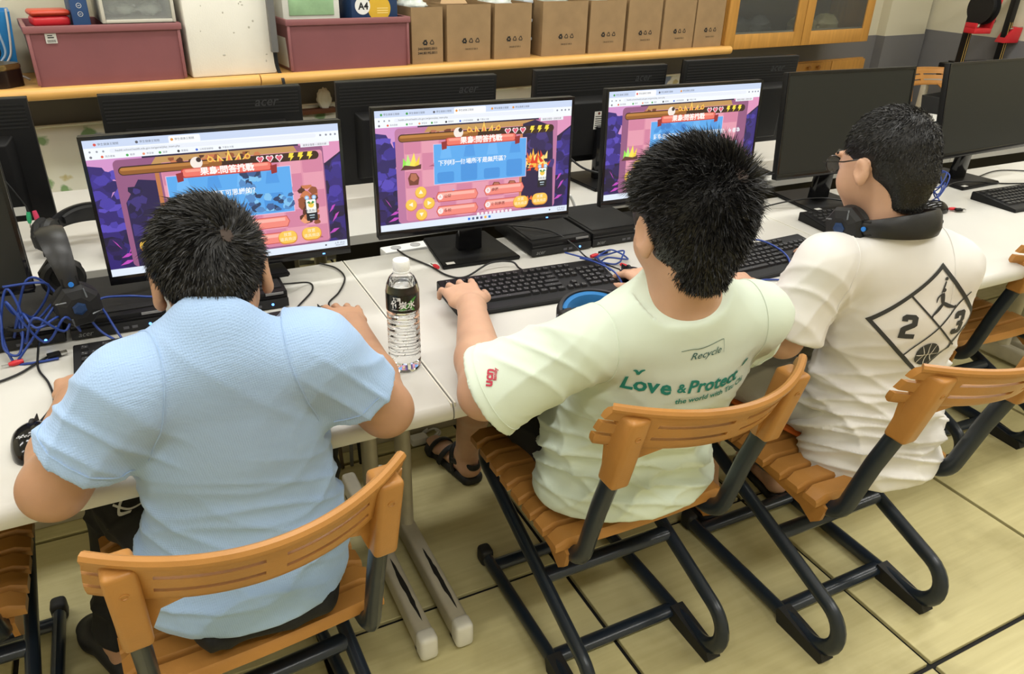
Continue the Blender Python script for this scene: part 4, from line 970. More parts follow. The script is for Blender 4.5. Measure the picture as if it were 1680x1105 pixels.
def skin_mat(name, col):
    m = mat(name, col, .48, var=.07, vscale=14, bump=.06, bscale=350, spec=.35); b = m.node_tree.nodes['Principled BSDF']
    b.inputs['Subsurface Weight'].default_value = .12; b.inputs['Subsurface Radius'].default_value = (.012, .005, .003); b.inputs['Subsurface Scale'].default_value = .6
    return m
def hair_mat(): return mat('black_hair', (.0075, .0068, .0065), .42, spec=.45)

def add_head(f, H, R, s=1., er=1.):
    c = lambda x, y, z: H+R@(np.array([x, y, z])*s)
    E = lambda p, r, k=.012, op='u', RR=None: f.ell(c(*p), np.array(r)*s, R if RR is None else RR, k, op)
    E((0, -.012, .022), (.074, .090, .082), 0); E((0, .028, -.030), (.062, .062, .072), .03)
    E((0, .046, -.066), (.040, .040, .038), .025); E((0, .064, -.090), (.020, .016, .015), .02)
    for x in (-1, 1):
        E((x*.036, .050, -.036), (.026, .026, .026), .025)                                  # cheeks
        E((x*.031, .090, .006), (.015, .010, .010), .008, 's')                              # eye sockets
        E((x*.030, .074, .001), (.0135, .0125, .011), .006)                                 # eyeballs under the lids
        E((x*.030, .082, .020), (.020, .009, .006), .008)                                   # brow
        tilt = np.array([[math.cos(x*.35), math.sin(x*.35), 0], [-math.sin(x*.35), math.cos(x*.35), 0], [0, 0, 1]])
        e_ = er; E((x*.081, -.012, -.012+.0*e_), (.0085, .022*e_, .034*e_), .006, 'u', R@tilt); E((x*.077, -.008, -.012-.028*e_), (.007, .010*e_, .011*e_), .008)
        E((x*.0895, -.007, -.010), (.0055, .013*e_, .021*e_), .003, 's', R@tilt)
        E((x*.010, .099, -.036), (.0075, .008, .0065), .006)                                # nostrils
    f.cone(c(0, .086, .010), c(0, .101, -.030), .0075*s, .0105*s, .010)                     # nose
    E((0, .0905, -.0575), (.021, .008, .0055), .005); E((0, .0885, -.068), (.018, .008, .0065), .005); E((0, .099, -.0625), (.020, .004, .0014), .002, 's')
    return c
def add_hand(f, wr, d, up, thumb, curl=(.35, .5, .35), s=.92, spread=.15):
    """wr wrist, d pointing along the fingers, up = back of the hand, thumb = unit sideways direction towards the thumb"""
    d = nz(d); up = nz(np.array(up)-d*(np.array(up)@d)); t = nz(np.array(thumb)-d*(np.array(thumb)@d)-up*(np.array(thumb)@up))
    wr = np.array(wr, float); f.cone(wr-d*.01, wr+d*.03*s, .017*s, .016*s, .012, 'u', 1.5, t)
    f.cone(wr+d*.03*s, wr+d*.072*s+up*.002, .0145*s, .0125*s, .012, 'u', 2.6, t)
    for i, (o, L, dy) in enumerate(((.029, .066, 0.), (.0095, .074, .004), (-.0100, .068, .002), (-.028, .053, -.005))):
        b = wr+d*(.078+dy)*s+t*o*s+up*.003; a = spread*(1.2-i*.8); v = nz(d*math.cos(a)+t*math.sin(a)); ang = 0; p = b; r = .0082*s if i < 3 else .0072*s
        f.cone(wr+d*.04*s+t*o*.8*s, b, .0092*s, .0092*s, .005)
        for k, (seg, cu) in enumerate(zip((.46, .30, .24), curl)):
            ang += cu; q = p+(v*math.cos(ang)-up*math.sin(ang))*L*seg*s; f.cone(p, q, r, r*.92, .002); p = q; r *= .92
    b = wr+d*.022*s+t*.022*s-up*.004; v1 = nz(d*.70+t*.62-up*.28); q = b+v1*.036*s; f.cone(b, q, .0125*s, .0098*s, .010); v2 = nz(d*.93+t*.22-up*.25); q2 = q+v2*.028*s; f.cone(q, q2, .0095*s, .0085*s, .004); f.cone(q2, q2+v2*.018*s, .0085*s, .0072*s, .003)

def strands(V, Q, N, H, R, s, n, seed, whorl, lift, flow, length, width, keep=None, swirl=.5, jit=.25, lf=None):
    """thin tapering blades rooted on the hair cap, combed away from the whorl"""
    rng = np.random.default_rng(seed); tri = np.concatenate([Q[:, [0, 1, 2]], Q[:, [0, 2, 3]]])
    A = np.linalg.norm(np.cross(V[tri[:, 1]]-V[tri[:, 0]], V[tri[:, 2]]-V[tri[:, 0]]), axis=1)
    ti = rng.choice(len(tri), n, p=A/A.sum()); u = rng.random((n, 2)); m = u.sum(1) > 1; u[m] = 1-u[m]
    T = tri[ti]; P = V[T[:, 0]]+u[:, :1]*(V[T[:, 1]]-V[T[:, 0]])+u[:, 1:]*(V[T[:, 2]]-V[T[:, 0]]); Nn = N[T[:, 0]]
    Lc = (P-H)@R/s; ok = np.ones(n, bool) if keep is None else keep(Lc)
    w = H+R@(np.array(whorl)*s); dd = np.linalg.norm(P-w, axis=1); ok &= (dd > dd.min()+.009) | (rng.random(n) < .85)
    P = P[ok]; Nn = Nn[ok]; Lc = Lc[ok]; n = len(P)
    w = H+R@(np.array(whorl)*s); t = P-w; t -= Nn*(t*Nn).sum(1, keepdims=True); dist = np.linalg.norm(t, axis=1, keepdims=True); t /= dist+1e-6
    sw = np.cross(Nn, t); tang = t+sw*swirl*np.exp(-dist/.05); tang /= np.linalg.norm(tang, axis=1, keepdims=True)
    lift = lift(Lc, dist[:, 0])[:, None] if callable(lift) else lift
    D = Nn*lift+tang*flow+rng.normal(0, jit, (n, 3)); D /= np.linalg.norm(D, axis=1, keepdims=True)
    L = (length*(lf(Lc, dist[:, 0]) if lf else 1)*rng.uniform(.65, 1.15, n))[:, None]
    D2 = D+tang*.45*flow-np.array([0, 0, .25]); D2 /= np.linalg.norm(D2, axis=1, keepdims=True)
    sd = np.cross(D, rng.normal(0, 1, (n, 3))); sd /= np.linalg.norm(sd, axis=1, keepdims=True); W = width*rng.uniform(.7, 1.3, (n, 1))
    p0 = P-Nn*.004; p1 = P+D*L*.55; p2 = p1+D2*L*.45
    VV = np.stack([p0-sd*W, p0+sd*W, p1-sd*W*.75, p1+sd*W*.75, p2], 1).reshape(-1, 3); b = np.arange(n)[:, None]*5
    F3 = np.concatenate([b+np.array([0, 1, 3]), b+np.array([0, 3, 2]), b+np.array([2, 3, 4])]); return VV, F3

def folds(V, N, amp, waves, mask=None):
    d = np.zeros(len(V))
    for (kx, ky, kz, ph, wgt, wob) in waves:
        arg = V@np.array([kx, ky, kz])+ph+wob*np.sin(V@np.array([ky*.5+9, kz*.4-7, kx*.4+11]))
        d += wgt*(1-np.abs(np.sin(arg)))**2
    d -= d.mean()
    if mask is not None: d *= mask
    return V+N*(amp*d)[:, None]

def build_boy(root, B):
    g = lambda k: np.array(B[k], float)
    H, R, hs = g('H'), B['R'], B.get('hs', 1.)
    SL, SR, EL, ER, WL, WR = (g(k) for k in ('SL', 'SR', 'EL', 'ER', 'WL', 'WR')); P, C, NB = g('P'), g('C'), g('NB'); wt, dp = B['tw'], B['td']
    pts = np.array([H, SL, SR, EL, ER, WL, WR, P, C, g('KL'), g('KR'), g('AL'), g('AR'), g('TL'), g('TR'), WL+nz(B['dL'])*.14, WR+nz(B['dR'])*.14])
    lo, hi = pts.min(0)-.14, pts.max(0)+.14; lo[2] = max(lo[2], -.01)
    xd = nz(SR-SL)
    # ---- body
    f = Field(lo, hi, .0042)
    cH = add_head(f, H, R, hs, B.get('ear', 1.))
    nk = cH(0, -.022, -.055); f.cone(NB-np.array([0, 0, .03]), nk, .054*B.get('nk', 1), .050*B.get('nk', 1), .025)
    f.cone(P, C, wt*.52, wt*.50, .05, 'u', 1.45, xd); f.cone(C, NB-np.array([0, 0, .05]), wt*.48, .055, .05, 'u', 1.3, xd)
    for S, E, Wr, d, up, th, cu in ((SL, EL, WL, B['dL'], B.get('uL', (0, 0, 1)), B['thL'], B.get('cL', (.35, .5, .35))), (SR, ER, WR, B['dR'], B.get('uR', (0, 0, 1)), B['thR'], B.get('cR', (.35, .5, .35)))):
        a = B.get('arm', 1.); f.cone(C+(S-C)*.6, S, .05, .045*a, .03); f.cone(S, E, .047*a, .040*a, .02); f.cone(E, E+(Wr-E)*.35, .040*a, .041*a, .02); f.cone(E+(Wr-E)*.35, Wr, .041*a, .0255*a, .015)
        add_hand(f, Wr, d, up, th, cu, B.get('hand', .95))
    for hx, K, A, T in ((-1, g('KL'), g('AL'), g('TL')), (1, g('KR'), g('AR'), g('TR'))):
        hip = P+xd*hx*.078+np.array([0, .02, -.02]); f.cone(hip, K, .072, .056, .03); f.cone(K, K+(A-K)*.35, .052, .050, .025); f.cone(K+(A-K)*.35, A, .050, .034, .02)
        hd = nz((T-A)*np.array([1, 1, 0])); heel = A-hd*.022; heel[2] = .045; f.cone(A, heel, .034, .027, .02); sdv = np.cross(hd, [0, 0, 1])
        toe = np.array([T[0], T[1], .030]); f.cone(heel, toe-hd*.05, .026, .020, .02, 'u', 1.35, sdv); f.cone(toe-hd*.06, toe, .017, .012, .015, 'u', 2.1, sdv)
    V, Q = f.mesh(); V = relax(V, Q, 1, .35); np_obj('body', V, Q, B['skin'], root)
    # ---- eyes and brows
    for x in (-1, 1):
        ey = MB().lathe([(.0005, .0115*hs), (.004*hs, .0108*hs), (.008*hs, .008*hs), (.011*hs, .003*hs), (.011*hs, -.002*hs)], 18, T=frame_T(cH(x*.030, .0745, .001), R[:, 0], R[:, 2])).build('eye', mat('eye_white', (.7, .68, .64), .2), root)
        MB().lathe([(.0005, .0122*hs), (.0045*hs, .0117*hs), (.0052*hs, .0108*hs)], 16, T=frame_T(cH(x*.030, .0745, .001), R[:, 0], R[:, 2])).build('iris', mat('dark_iris', (.012, .007, .004), .1), ey)
        MB().tube([cH(x*.014, .089, .023), cH(x*.030, .0905, .027), cH(x*.047, .079, .022)], .0028*hs, 6).build('eyebrow', hair_mat(), root)
    # ---- hair cap + strands
    f = Field(H-.17, H+.17, .004); E = lambda p, r, k=.02: f.ell(cH(*p), np.array(r)*hs, R, k)
    pf = B.get('puff', .008); E((0, -.013, .024), (.074+pf, .091+pf, .083+pf), 0)
    f.cone(cH(0, -.06, -.03), cH(0, -.052, -.075), .048*hs, .036*hs, .03)
    f.plane(cH(0, .040, .0), R@nz((0, .76, -.62)), .012); f.plane(cH(0, -.03, -.088), R@np.array([0, .25, -1]), .01)
    for x in (-1, 1): f.ell(cH(x*.092, -.004, -.022), np.array((.034, .025, .036))*hs, R, .008, 's')
    V, Q = f.mesh(); V = relax(V, Q, 1, .4); N = normals(V, Q); cap = np_obj('hair', V, Q, hair_mat(), root)
    wl = cH(*B['hair'][0]['whorl']); near = np.linalg.norm(V[Q].mean(1)-wl, axis=1); sel = near < near.min()+.0035
    if B.get('scalp', 1): np_obj('scalp', V+N*.0012, Q[sel], mat('scalp', (.05, .032, .024), .7), cap)
    for k, kw in enumerate(B['hair']):
        VV, F3 = strands(V, Q, N, H, R, hs, seed=k+3, **kw); np_obj('hair_strands', VV, F3, hair_mat(), cap)
    # ---- shorts
    f = Field(lo, hi, .0055); f.cone(P-xd*.06, P+xd*.06, .098, .098, .03)
    if B.get('wide'): q = np.array([0, -.045, -.048]); f.cone(P-xd*.092+q, P+xd*.092+q, .043, .043, .02, 'u', 2.25, (0, 1, 0))
    for hx, K in ((-1, g('KL')), (1, g('KR'))):
        hip = P+xd*hx*.075+np.array([0, .01, -.012]); e = hip+(K-hip)*B.get('short', .8); f.cone(hip, e, .086, .078, .04)
        if B.get('long'):
            A = g('AL' if hx < 0 else 'AR'); f.cone(e, K, .078, .070, .02); f.cone(K, A+(K-A)*.12, .068, .056, .02); continue
        f.plane(e, K-hip, 0, (e-.12, e+.16)); f.cone(e-(K-hip)*.08, e+(K-hip)*.2, .068, .070, 0, 's')
    f.plane((0, 0, B['seatz']), (0, 0, -1), .01, (lo, np.array([hi[0], P[1]+.27, hi[2]])))
    V, Q = f.mesh(); V = relax(V, Q, 2, .5); N = normals(V, Q); V = folds(V, N, .006, [(30, 10, 25, 0, 1, .8), (-15, 32, 20, 2, .8, 1.0)])
    SH = np_obj('shorts', V, Q, B['shorts'], root)
    # ---- shirt
    f = Field(lo, hi, .0046); yb = B.get('flat', 1.42)
    f.cone(g('hem')+np.array([0, 0, .02]), P+np.array([0, 0, .04]), B['hw'], wt*.70, .03, 'u', yb, xd); f.cone(P+np.array([0, 0, .04]), C, wt*.70, wt*.64, .05, 'u', yb, xd)
    f.cone(C, C+(NB-C)*.55, wt*.64, wt*.52, .05, 'u', yb, xd); f.cone(C+(NB-C)*.5, NB-np.array([0, 0, .03]), wt*.5, .062, .05, 'u', 1.3, xd); f.cone(NB-np.array([0, 0, .03]), NB+nz(nk-NB)*.012, .066*B.get('nk', 1), .067*B.get('nk', 1), .03)
    sr = B['sr']
    for S, E, fr, ext in ((SL, EL, B['slL'], B.get('eL', 0)), (SR, ER, B['slR'], B.get('eR', 0))):
        f.cone(C+(NB-C)*.62, S, .060, .058, .05); e = S+(E-S)*fr; a = nz(E-S); f.cone(S, e, .060, sr, .035, 'u', 1.0); f.cone(e, e+a*.02, sr, sr*1.03, .01)
    for S, E, fr in ((SL, EL, B['slL']), (SR, ER, B['slR'])):
        e = S+(E-S)*fr; a = nz(E-S); f.plane(e, a, .004, (e-.098, e+.098)) if False else None
        # trim everything beyond the cuff close to the arm, then hollow the sleeve mouth
        b0, b1 = e+a*.0, e+a*.11; sl, Pp = f.local(np.minimum(b0, b1)-.12, np.maximum(b0, b1)+.12); rel = Pp-e.astype(np.float32); ax_ = rel@a.astype(np.float32); rad = np.linalg.norm(rel-ax_[..., None]*a.astype(np.float32), axis=-1)
        d = np.maximum(-ax_, rad-(sr+.03)); f.put(sl, d.astype(np.float32), .003, 's'); f.cone(e-a*.022, e+a*.05, min(sr, .060+(sr-.060)*(1-.022/np.linalg.norm(e-S)))-.011, sr-.008, .003, 's')
    # open hem and collar
    hm = g('hem'); f.plane(hm, B.get('hemn', (0, 0, -1)), .006, (np.array([hm[0]-.4, hm[1]-.3, lo[2]]), np.array([hm[0]+.4, hm[1]+.5, hm[2]+.02])))
    cn = NB+B.get('coff', np.array([0, .004, -.006])); cd = nz(nk-NB); nkr = .060*B.get('nk', 1); sl, Pp = f.local(cn-.16, cn+.16); rel = Pp-cn.astype(np.float32); ax_ = rel@cd.astype(np.float32); rad = np.linalg.norm(rel-ax_[..., None]*cd.astype(np.float32), axis=-1); f.put(sl, np.maximum(.016-ax_, rad-(nkr+.03)).astype(np.float32), .004, 's'); f.cone(cn+cd*.055, cn+cd*.12, nkr-.004, nkr-.002, .004, 's')
    V, Q = f.mesh(); V = relax(V, Q, 2, .5); N = normals(V, Q)
    zr = V[:, 2]; low = np.clip((g('C')[2]-zr)/.25, 0, 1); arm = np.clip(np.minimum(np.linalg.norm(V-(SL*.6+EL*.4), axis=1), np.linalg.norm(V-(SR*.6+ER*.4), axis=1))*-9+1.3, 0, 1)
    V = folds(V, N, .016, [(6, 9, 50, .3, 1, 1.5), (-12, 12, 36, 1.7, .9, 1.8), (26, -8, 30, .6, .7, 1.2)], low*B.get('fl', 1)*(.15+.85*np.clip((zr-g('hem')[2]-.01)/.07, 0, 1)))
    V = folds(V, N, .009, [(34, 20, 30, 0, 1, 1.1), (-34, 24, 26, 1, .8, 1.3)], arm*.9)
    V = folds(V, N, .0035, [(13, 6, 9, 0, 1, 1.0), (-12, 6, 11, 2, 1, .8)], B.get('fb', 1)*np.ones(len(V)))
    sh = np_obj('shirt', V, Q, B['shirt'], root)
    bv = BVHTree.FromPolygons([Vector(v) for v in V], [tuple(int(i) for i in q) for q in Q])
    # stitched bands: cuffs
    for S, E, fr in ((SL, EL, B['slL']), (SR, ER, B['slR'])):
        e = S+(E-S)*fr; a = nz(E-S); T = frame_T(e-a*.022, nz(np.cross(a, [.3, .2, 1])), nz(np.cross(a, nz(np.cross(a, [.3, .2, 1])))))
        ring = []
        for k in range(49):
            w = 2*PI*k/48; o = T@Vector((.15*math.cos(w), .15*math.sin(w), 0)); d = (T.translation-o).normalized(); hit = bv.ray_cast(o, d, .15)
            if hit[0] and (hit[0]-Vector(e)).length < sr+.03: ring.append(hit[0]-d*.0006)
            elif ring: break
        if len(ring) > 8: MB().tube(ring, .0011, 5).build('cuff_seam', B['shirt'], sh)
    # armhole seams
    for S in (SL, SR):
        ax_ = nz(S-(C+(NB-C)*.5)); c0 = S-ax_*.022; u_ = nz(np.cross(ax_, [0, 1, .2])); w_ = np.cross(ax_, u_); ring = []
        for k in range(61):
            w = 2*PI*k/60; d = Vector(-(u_*math.cos(w)+w_*math.sin(w))); o = Vector(c0)-d*.2; hit = bv.ray_cast(o, d, .2)
            if hit[0] and (hit[0]-Vector(c0)).length < .125: ring.append(hit[0]-d*.0004)
            else:
                if len(ring) > 5: MB().tube(ring, .0012, 5).build('armhole_seam', B['shirt'], sh)
                ring = []
        if len(ring) > 5: MB().tube(ring, .0012, 5).build('armhole_seam', B['shirt'], sh)
    return sh, bv, cH, SH

def print_on(bv, name, vs, fs, O, xd, yd, m, parent, off=.0016, sub=.006, dist=.3):
    """lay a flat outline on the cloth: cast every point along the view normal of the print plane"""
    T = frame_T(O, xd, yd); bm = bmesh.new(); vv = [bm.verts.new(v) for v in vs]
    for f in fs:
        try: bm.faces.new([vv[i] for i in f])
        except ValueError: pass
    bmesh.ops.triangulate(bm, faces=bm.faces[:])
    for _ in range(5):
        es = [e for e in bm.edges if e.calc_length() > sub*1.6]
        if not es: break
        bmesh.ops.subdivide_edges(bm, edges=es, cuts=1); bmesh.ops.triangulate(bm, faces=bm.faces[:])
    n = (T.to_3x3()@Vector((0, 0, 1)))
    for v in bm.verts:
        p = T@v.co; hit = bv.ray_cast(p+n*dist, -n, dist*2); 
        if not hit[0]: hit = bv.find_nearest(p)
        v.co = hit[0]+hit[1]*off
    mb = MB(); mb.addbm(bm); return mb.build(name, m, parent, smooth=2)
# ================================================================== boy one: pale blue mesh tee
def tee_mat(name, col, knit=0., rough=.75, var=.03):
    m = mat(name, col, rough, var=var, vscale=6, spec=.25); nt = m.node_tree; N = nt.nodes; L = nt.links; b = N['Principled BSDF']
    b.inputs['Sheen Weight'].default_value = .15
    tc = N.new('ShaderNodeTexCoord'); bp = N.new('ShaderNodeBump')
    if knit:
        mp = N.new('ShaderNodeMapping'); mp.inputs['Scale'].default_value = (300, 300, 300); mp.inputs['Rotation'].default_value = (0, .12, 0); L.new(tc.outputs['Object'], mp.inputs[0])
        v = N.new('ShaderNodeTexVoronoi'); v.inputs['Scale'].default_value = 1; v.inputs['Randomness'].default_value = .2; L.new(mp.outputs[0], v.inputs['Vector']); L.new(v.outputs['Distance'], bp.inputs['Height'])
        bp.inputs['Strength'].default_value = knit; bp.inputs['Distance'].default_value = .0012
    else:
        v = N.new('ShaderNodeTexNoise'); v.inputs['Scale'].default_value = 700; L.new(tc.outputs['Object'], v.inputs['Vector']); L.new(v.outputs['Fac'], bp.inputs['Height']); bp.inputs['Strength'].default_value = .12; bp.inputs['Distance'].default_value = .0008
    L.new(bp.outputs[0], b.inputs['Normal']); return m
BLK = mat('black_cloth', (.007, .007, .008), .8, bump=.2, bscale=500)
boy1 = thing('person', 'boy in a pale blue mesh t-shirt and black shorts, leaning over his desk', 'person', (.07, 1.13, 0))
def rooted(o):
    inv = Matrix.Translation(o.location).inverted()
    for ch in o.children: ch.matrix_parent_inverse = inv
flat_ = lambda L, d: np.full(len(L), 1.)
def keep_hair(Lc): return (Lc[:, 1] < .045+.82*Lc[:, 2]+.012)
B1 = dict(H=(.079, 1.150, 1.058), R=head_R(4, 30, 2), hs=.97, NB=(.066, 1.06, 1.005), P=(.072, 1.13, .52), C=(.070, 1.115, .83), hem=(.052, 1.112, .482), hw=.134, tw=.162, td=.1,
    SL=(-.058, 1.055, .945), SR=(.198, 1.055, .945), EL=(-.187, 1.085, .788), ER=(.318, 1.085, .790), WL=(-.165, 1.36, .775), WR=(.352, 1.405, .795), dL=(.05, 1, -.05), dR=(.06, 1, -.02), thL=(1, 0, 0), thR=(-1, 0, 0), cR=(.12, .40, .35), uR=(.1, 0, 1), hand=1.0,
    KL=(-.135, 1.46, .495), KR=(.25, 1.54, .49), AL=(-.215, 1.46, .09), AR=(.25, 1.55, .09), TL=(-.29, 1.61, .04), TR=(.26, 1.74, .04), skin=skin_mat('tan_skin', (.42, .235, .14)), shirt=tee_mat('pale_blue_mesh', (.34, .485, .73), .6), shorts=BLK, seatz=.437,
    slL=.66, slR=.66, sr=.065, puff=.006, arm=1.12, fl=.6, fb=.7, long=1, wide=1, ear=.9,
    hair=[dict(n=15000, whorl=(.026, -.092, .036), lift=lambda L, d: .30+.35*np.exp(-d/.02), flow=1., length=.026, width=.0009, swirl=1.2, jit=.22, keep=lambda L: (L[:, 1] < .06+.82*L[:, 2]), lf=lambda L, d: np.clip(.45+L[:, 2]*8+.3, .4, 1.25))])
sh1, bv1, c1h, so1 = build_boy(boy1, B1)
# white scrawl on the left leg of the shorts
V = np.array([v.co for v in so1.data.vertices]); bvs = BVHTree.FromPolygons([v.co for v in so1.data.vertices], [tuple(p.vertices) for p in so1.data.polygons])
def ribbon(pts, w):
    P = spline([(x, y, 0) for x, y in pts], 6); vs = []; fs = []
    for i, p in enumerate(P):
        t = (P[min(i+1, len(P)-1)]-P[max(i-1, 0)]).normalized(); n = Vector((-t.y, t.x, 0)); ww = w*(.5+.5*math.sin(PI*min(1, .15+i/len(P)))); vs += [p+n*ww, p-n*ww]
    return vs, [(2*i, 2*i+1, 2*i+3, 2*i+2) for i in range(len(P)-1)]
WP = mat('white_print', (.7, .7, .7), .6)
for q in ([(-.03, .03), (0, .05), (.02, .02), (-.01, -.02), (-.035, .0), (-.02, .03), (.03, .05)], [(-.02, -.05), (.0, -.02), (.03, .03), (.045, .05)], [(-.005, -.05), (.01, -.025), (.045, .02)], [(-.01, -.02), (.02, -.03), (.045, -.02)]):
    vs, fs = ribbon(q, .004); print_on(bvs, 'printed_scrawl', vs, fs, (-.108, 1.315, .60), (-.3, 1, 0), (-.85, -.25, -.45), WP, so1, sub=.01)
def shoe(parent, A, T, m, kind):
    A = np.array(A); T = np.array(T); hd = nz((T-A)*np.array([1, 1, 0])); sd = np.cross(hd, [0, 0, 1]); heel = A-hd*.03; toe = T+hd*.012
    lo = np.minimum(heel, toe)-.09; hi = np.maximum(heel, toe)+.09; lo[2] = -.01; hi[2] = .16; f = Field(lo, hi, .004); h0 = np.array([heel[0], heel[1], 0]); t0 = np.array([toe[0], toe[1], 0])
    if kind == 'clog':
        f.cone(h0+[0, 0, .035], t0-hd*.06+np.array([0, 0, .035]), .040, .036, .02, 'u', 1.15, sd); f.cone(t0-hd*.07+np.array([0, 0, .03]), t0-hd*.02+np.array([0, 0, .026]), .034, .027, .02, 'u', 1.35, sd)
        f.cone(A+[0, 0, -.01], A+[0, 0, .08], .036, .040, .004, 's'); f.plane((0, 0, .001), (0, 0, -1)); V, Q = f.mesh(); np_obj('shoe', relax(V, Q, 1), Q, m, parent); return
    f.cone(h0+[0, 0, .009], t0-hd*.04+np.array([0, 0, .009]), .026, .026, .01, 'u', 1.45, sd); f.cone(t0-hd*.05+np.array([0, 0, .009]), t0-hd*.025+np.array([0, 0, .009]), .026, .022, .01, 'u', 1.8, sd)
    f.plane((0, 0, .026), (0, 0, 1), .003); f.plane((0, 0, .001), (0, 0, -1)); V, Q = f.mesh(); so = np_obj('sandal_sole', relax(V, Q, 1), Q, m, parent)
    def strap(c, w, hgt, dirn, tilt=0.):
        pts = []
        for k in range(13):
            a = PI*k/12; pts.append(Vector(c+sd*math.cos(a)*w+np.array([0, 0, 1])*(math.sin(a)*hgt)+hd*tilt*math.sin(a)))
        MB().tube(pts, .0035, 8, r2=dirn, up=tuple(hd)).build('sandal_strap', m, so)
    if kind == 'slide': strap(t0-hd*.075+np.array([0, 0, .012]), .046, .052, .032)
    else:
        strap(t0-hd*.06+np.array([0, 0, .012]), .046, .046, .010); strap(t0-hd*.11+np.array([0, 0, .012]), .044, .060, .011, -.02); strap(h0+hd*.055+np.array([0, 0, .02]), .036, .075, .010, .03)
        pts = [Vector(h0+hd*.06+sd*.036+np.array([0, 0, .06])), Vector(h0-hd*.01+sd*.02+np.array([0, 0, .065])), Vector(h0-hd*.026+np.array([0, 0, .066])), Vector(h0-hd*.01-sd*.02+np.array([0, 0, .065])), Vector(h0+hd*.06-sd*.036+np.array([0, 0, .06]))]
        MB().tube(spline(pts), .0035, 8, r2=.011, up=(0, 0, 1)).build('heel_strap', m, so)
SHOE = mat('black_eva', (.009, .009, .010), .55, bump=.1, bscale=200)
for a, b in (('AL', 'TL'), ('AR', 'TR')): shoe(boy1, B1[a], B1[b], SHOE, 'clog')
rooted(boy1)

# ================================================================== boy two: mint green tee
boy2 = thing('person', 'spiky-haired boy in a mint green t-shirt printed with green lettering', 'person', (.87, 1.13, 0))
MINT = tee_mat('mint_cloth', (.62, .70, .595), 0, .6)
B2 = dict(H=(.822, .962, 1.100), R=head_R(8, 13, -3), hs=1.06, NB=(.832, .960, .983), P=(.865, 1.12, .53), C=(.852, 1.015, .80), hem=(.862, 1.105, .455), hw=.150, tw=.182, td=.12,
    SL=(.655, .985, .895), SR=(1.015, .955, .895), EL=(.500, 1.070, .786), ER=(1.105, 1.09, .785), WL=(.612, 1.385, .802), WR=(1.10, 1.36, .778), dL=(.10, 1, .02), dR=(.0, 1, -.03), thL=(1, 0, 0), thR=(-1, 0, 0), cL=(.20, .60, .45), uL=(-.1, 0, 1), hand=1.14,
    KL=(.715, 1.56, .50), KR=(1.0, 1.55, .50), AL=(.775, 1.79, .09), AR=(1.02, 1.72, .09), TL=(.735, 1.98, .04), TR=(1.03, 1.90, .04), skin=skin_mat('light_skin', (.53, .315, .21)), shirt=MINT, shorts=BLK, seatz=.437,
    slL=.97, slR=.80, sr=.086, puff=.016, arm=1.15, nk=1.08, fl=1., fb=.7,
    hair=[dict(n=17000, whorl=(.020, -.075, .062), lift=lambda L, d: .95+.4*np.exp(-d/.02)-.35*np.clip(-L[:, 2]*10, 0, 1), flow=.55, length=.031, width=.00085, swirl=.9, jit=.28, keep=lambda L: (L[:, 1] < .05+.82*L[:, 2]) & ~((np.abs(L[:, 0]) > .05) & (L[:, 2] < .022) & (L[:, 1] > -.026)), lf=lambda L, d: np.clip(.75+L[:, 2]*7, .45, 1.15)*np.where((np.abs(L[:, 0]) > .045) & (L[:, 2] < .055), np.where((L[:, 1] > -.06) & (L[:, 2] < .03), .32, .5), 1))])
sh2, bv2, c2h, so2 = build_boy(boy2, B2)
for a, b in (('AL', 'TL'), ('AR', 'TR')): shoe(boy2, B2[a], B2[b], SHOE, 'sandal')
# lettering on the back
TEAL = mat('teal_print', (.015, .22, .17), .6)
xb = (.985, -.10, .06); yb = (0, -.18, .98)
def back_text(bv, st, size, O, x, y, m, parent, name='lettering', bold=0., shear=0., align='CENTER'):
    vs, fs = text_geo(st, size, bold, shear, align); return print_on(bv, name, vs, fs, O, x, y, m, parent)
back_text(bv2, 'Lov', .041, (.728, .86, .818), (1, -.05, -.03), yb, TEAL, sh2, bold=.0012)
back_text(bv2, 'e', .041, (.771, .86, .816), (1, -.05, .0), yb, TEAL, sh2, bold=.0012)
back_text(bv2, '&', .026, (.799, .86, .815), (1, -.05, .0), yb, TEAL, sh2, bold=.0006)
back_text(bv2, 'Protect', .037, (.866, .86, .817), (1, -.05, .0), yb, TEAL, sh2, bold=.001, shear=.12)
back_text(bv2, 'the world with Tzu Chi', .0165, (.870, .86, .791), (1, -.05, .04), yb, TEAL, sh2, bold=.0003)
vs, fs = ribbon([(0, .002), (.004, .010), (.010, .013)], .0025); print_on(bv2, 'printed_sprout', vs, fs, (.721, .86, .839), (1, -.05, 0), yb, TEAL, sh2)
vs, fs = ribbon([(0, .002), (-.004, .010), (-.010, .012)], .0025); print_on(bv2, 'printed_sprout', vs, fs, (.721, .86, .839), (1, -.05, 0), yb, TEAL, sh2)
vs, fs = ribbon([(0, 0), (.008, .004), (.013, .010), (.006, .009), (0, 0)], .0022); print_on(bv2, 'printed_leaf', vs, fs, (.934, .86, .830), (1, -.05, 0), yb, TEAL, sh2)
GRYT = mat('dark_teal_print', (.03, .12, .11), .6)
back_text(bv2, 'Recycle', .020, (.835, .86, .884), (1, -.05, .10), yb, GRYT, sh2, shear=.35)
vs, fs = ribbon([(-.048, .010), (-.03, .012), (-.01, .011), (.03, .016), (.036, .010), (.038, -.012)], .0006); print_on(bv2, 'printed_swash', vs, fs, (.835, .86, .888), (1, -.05, .10), yb, GRYT, sh2)
REDP = mat('red_print', (.45, .03, .06), .6)
sx_ = (_u*.97+_r*.1); sy_ = -_r; back_text(bv2, 'ucn', .021, (.474, 1.0, .862), sx_, sy_, REDP, sh2, bold=.0008); back_text(bv2, 'family', .009, (.486, 1.0, .866), sx_, sy_, REDP, sh2, bold=.0003)
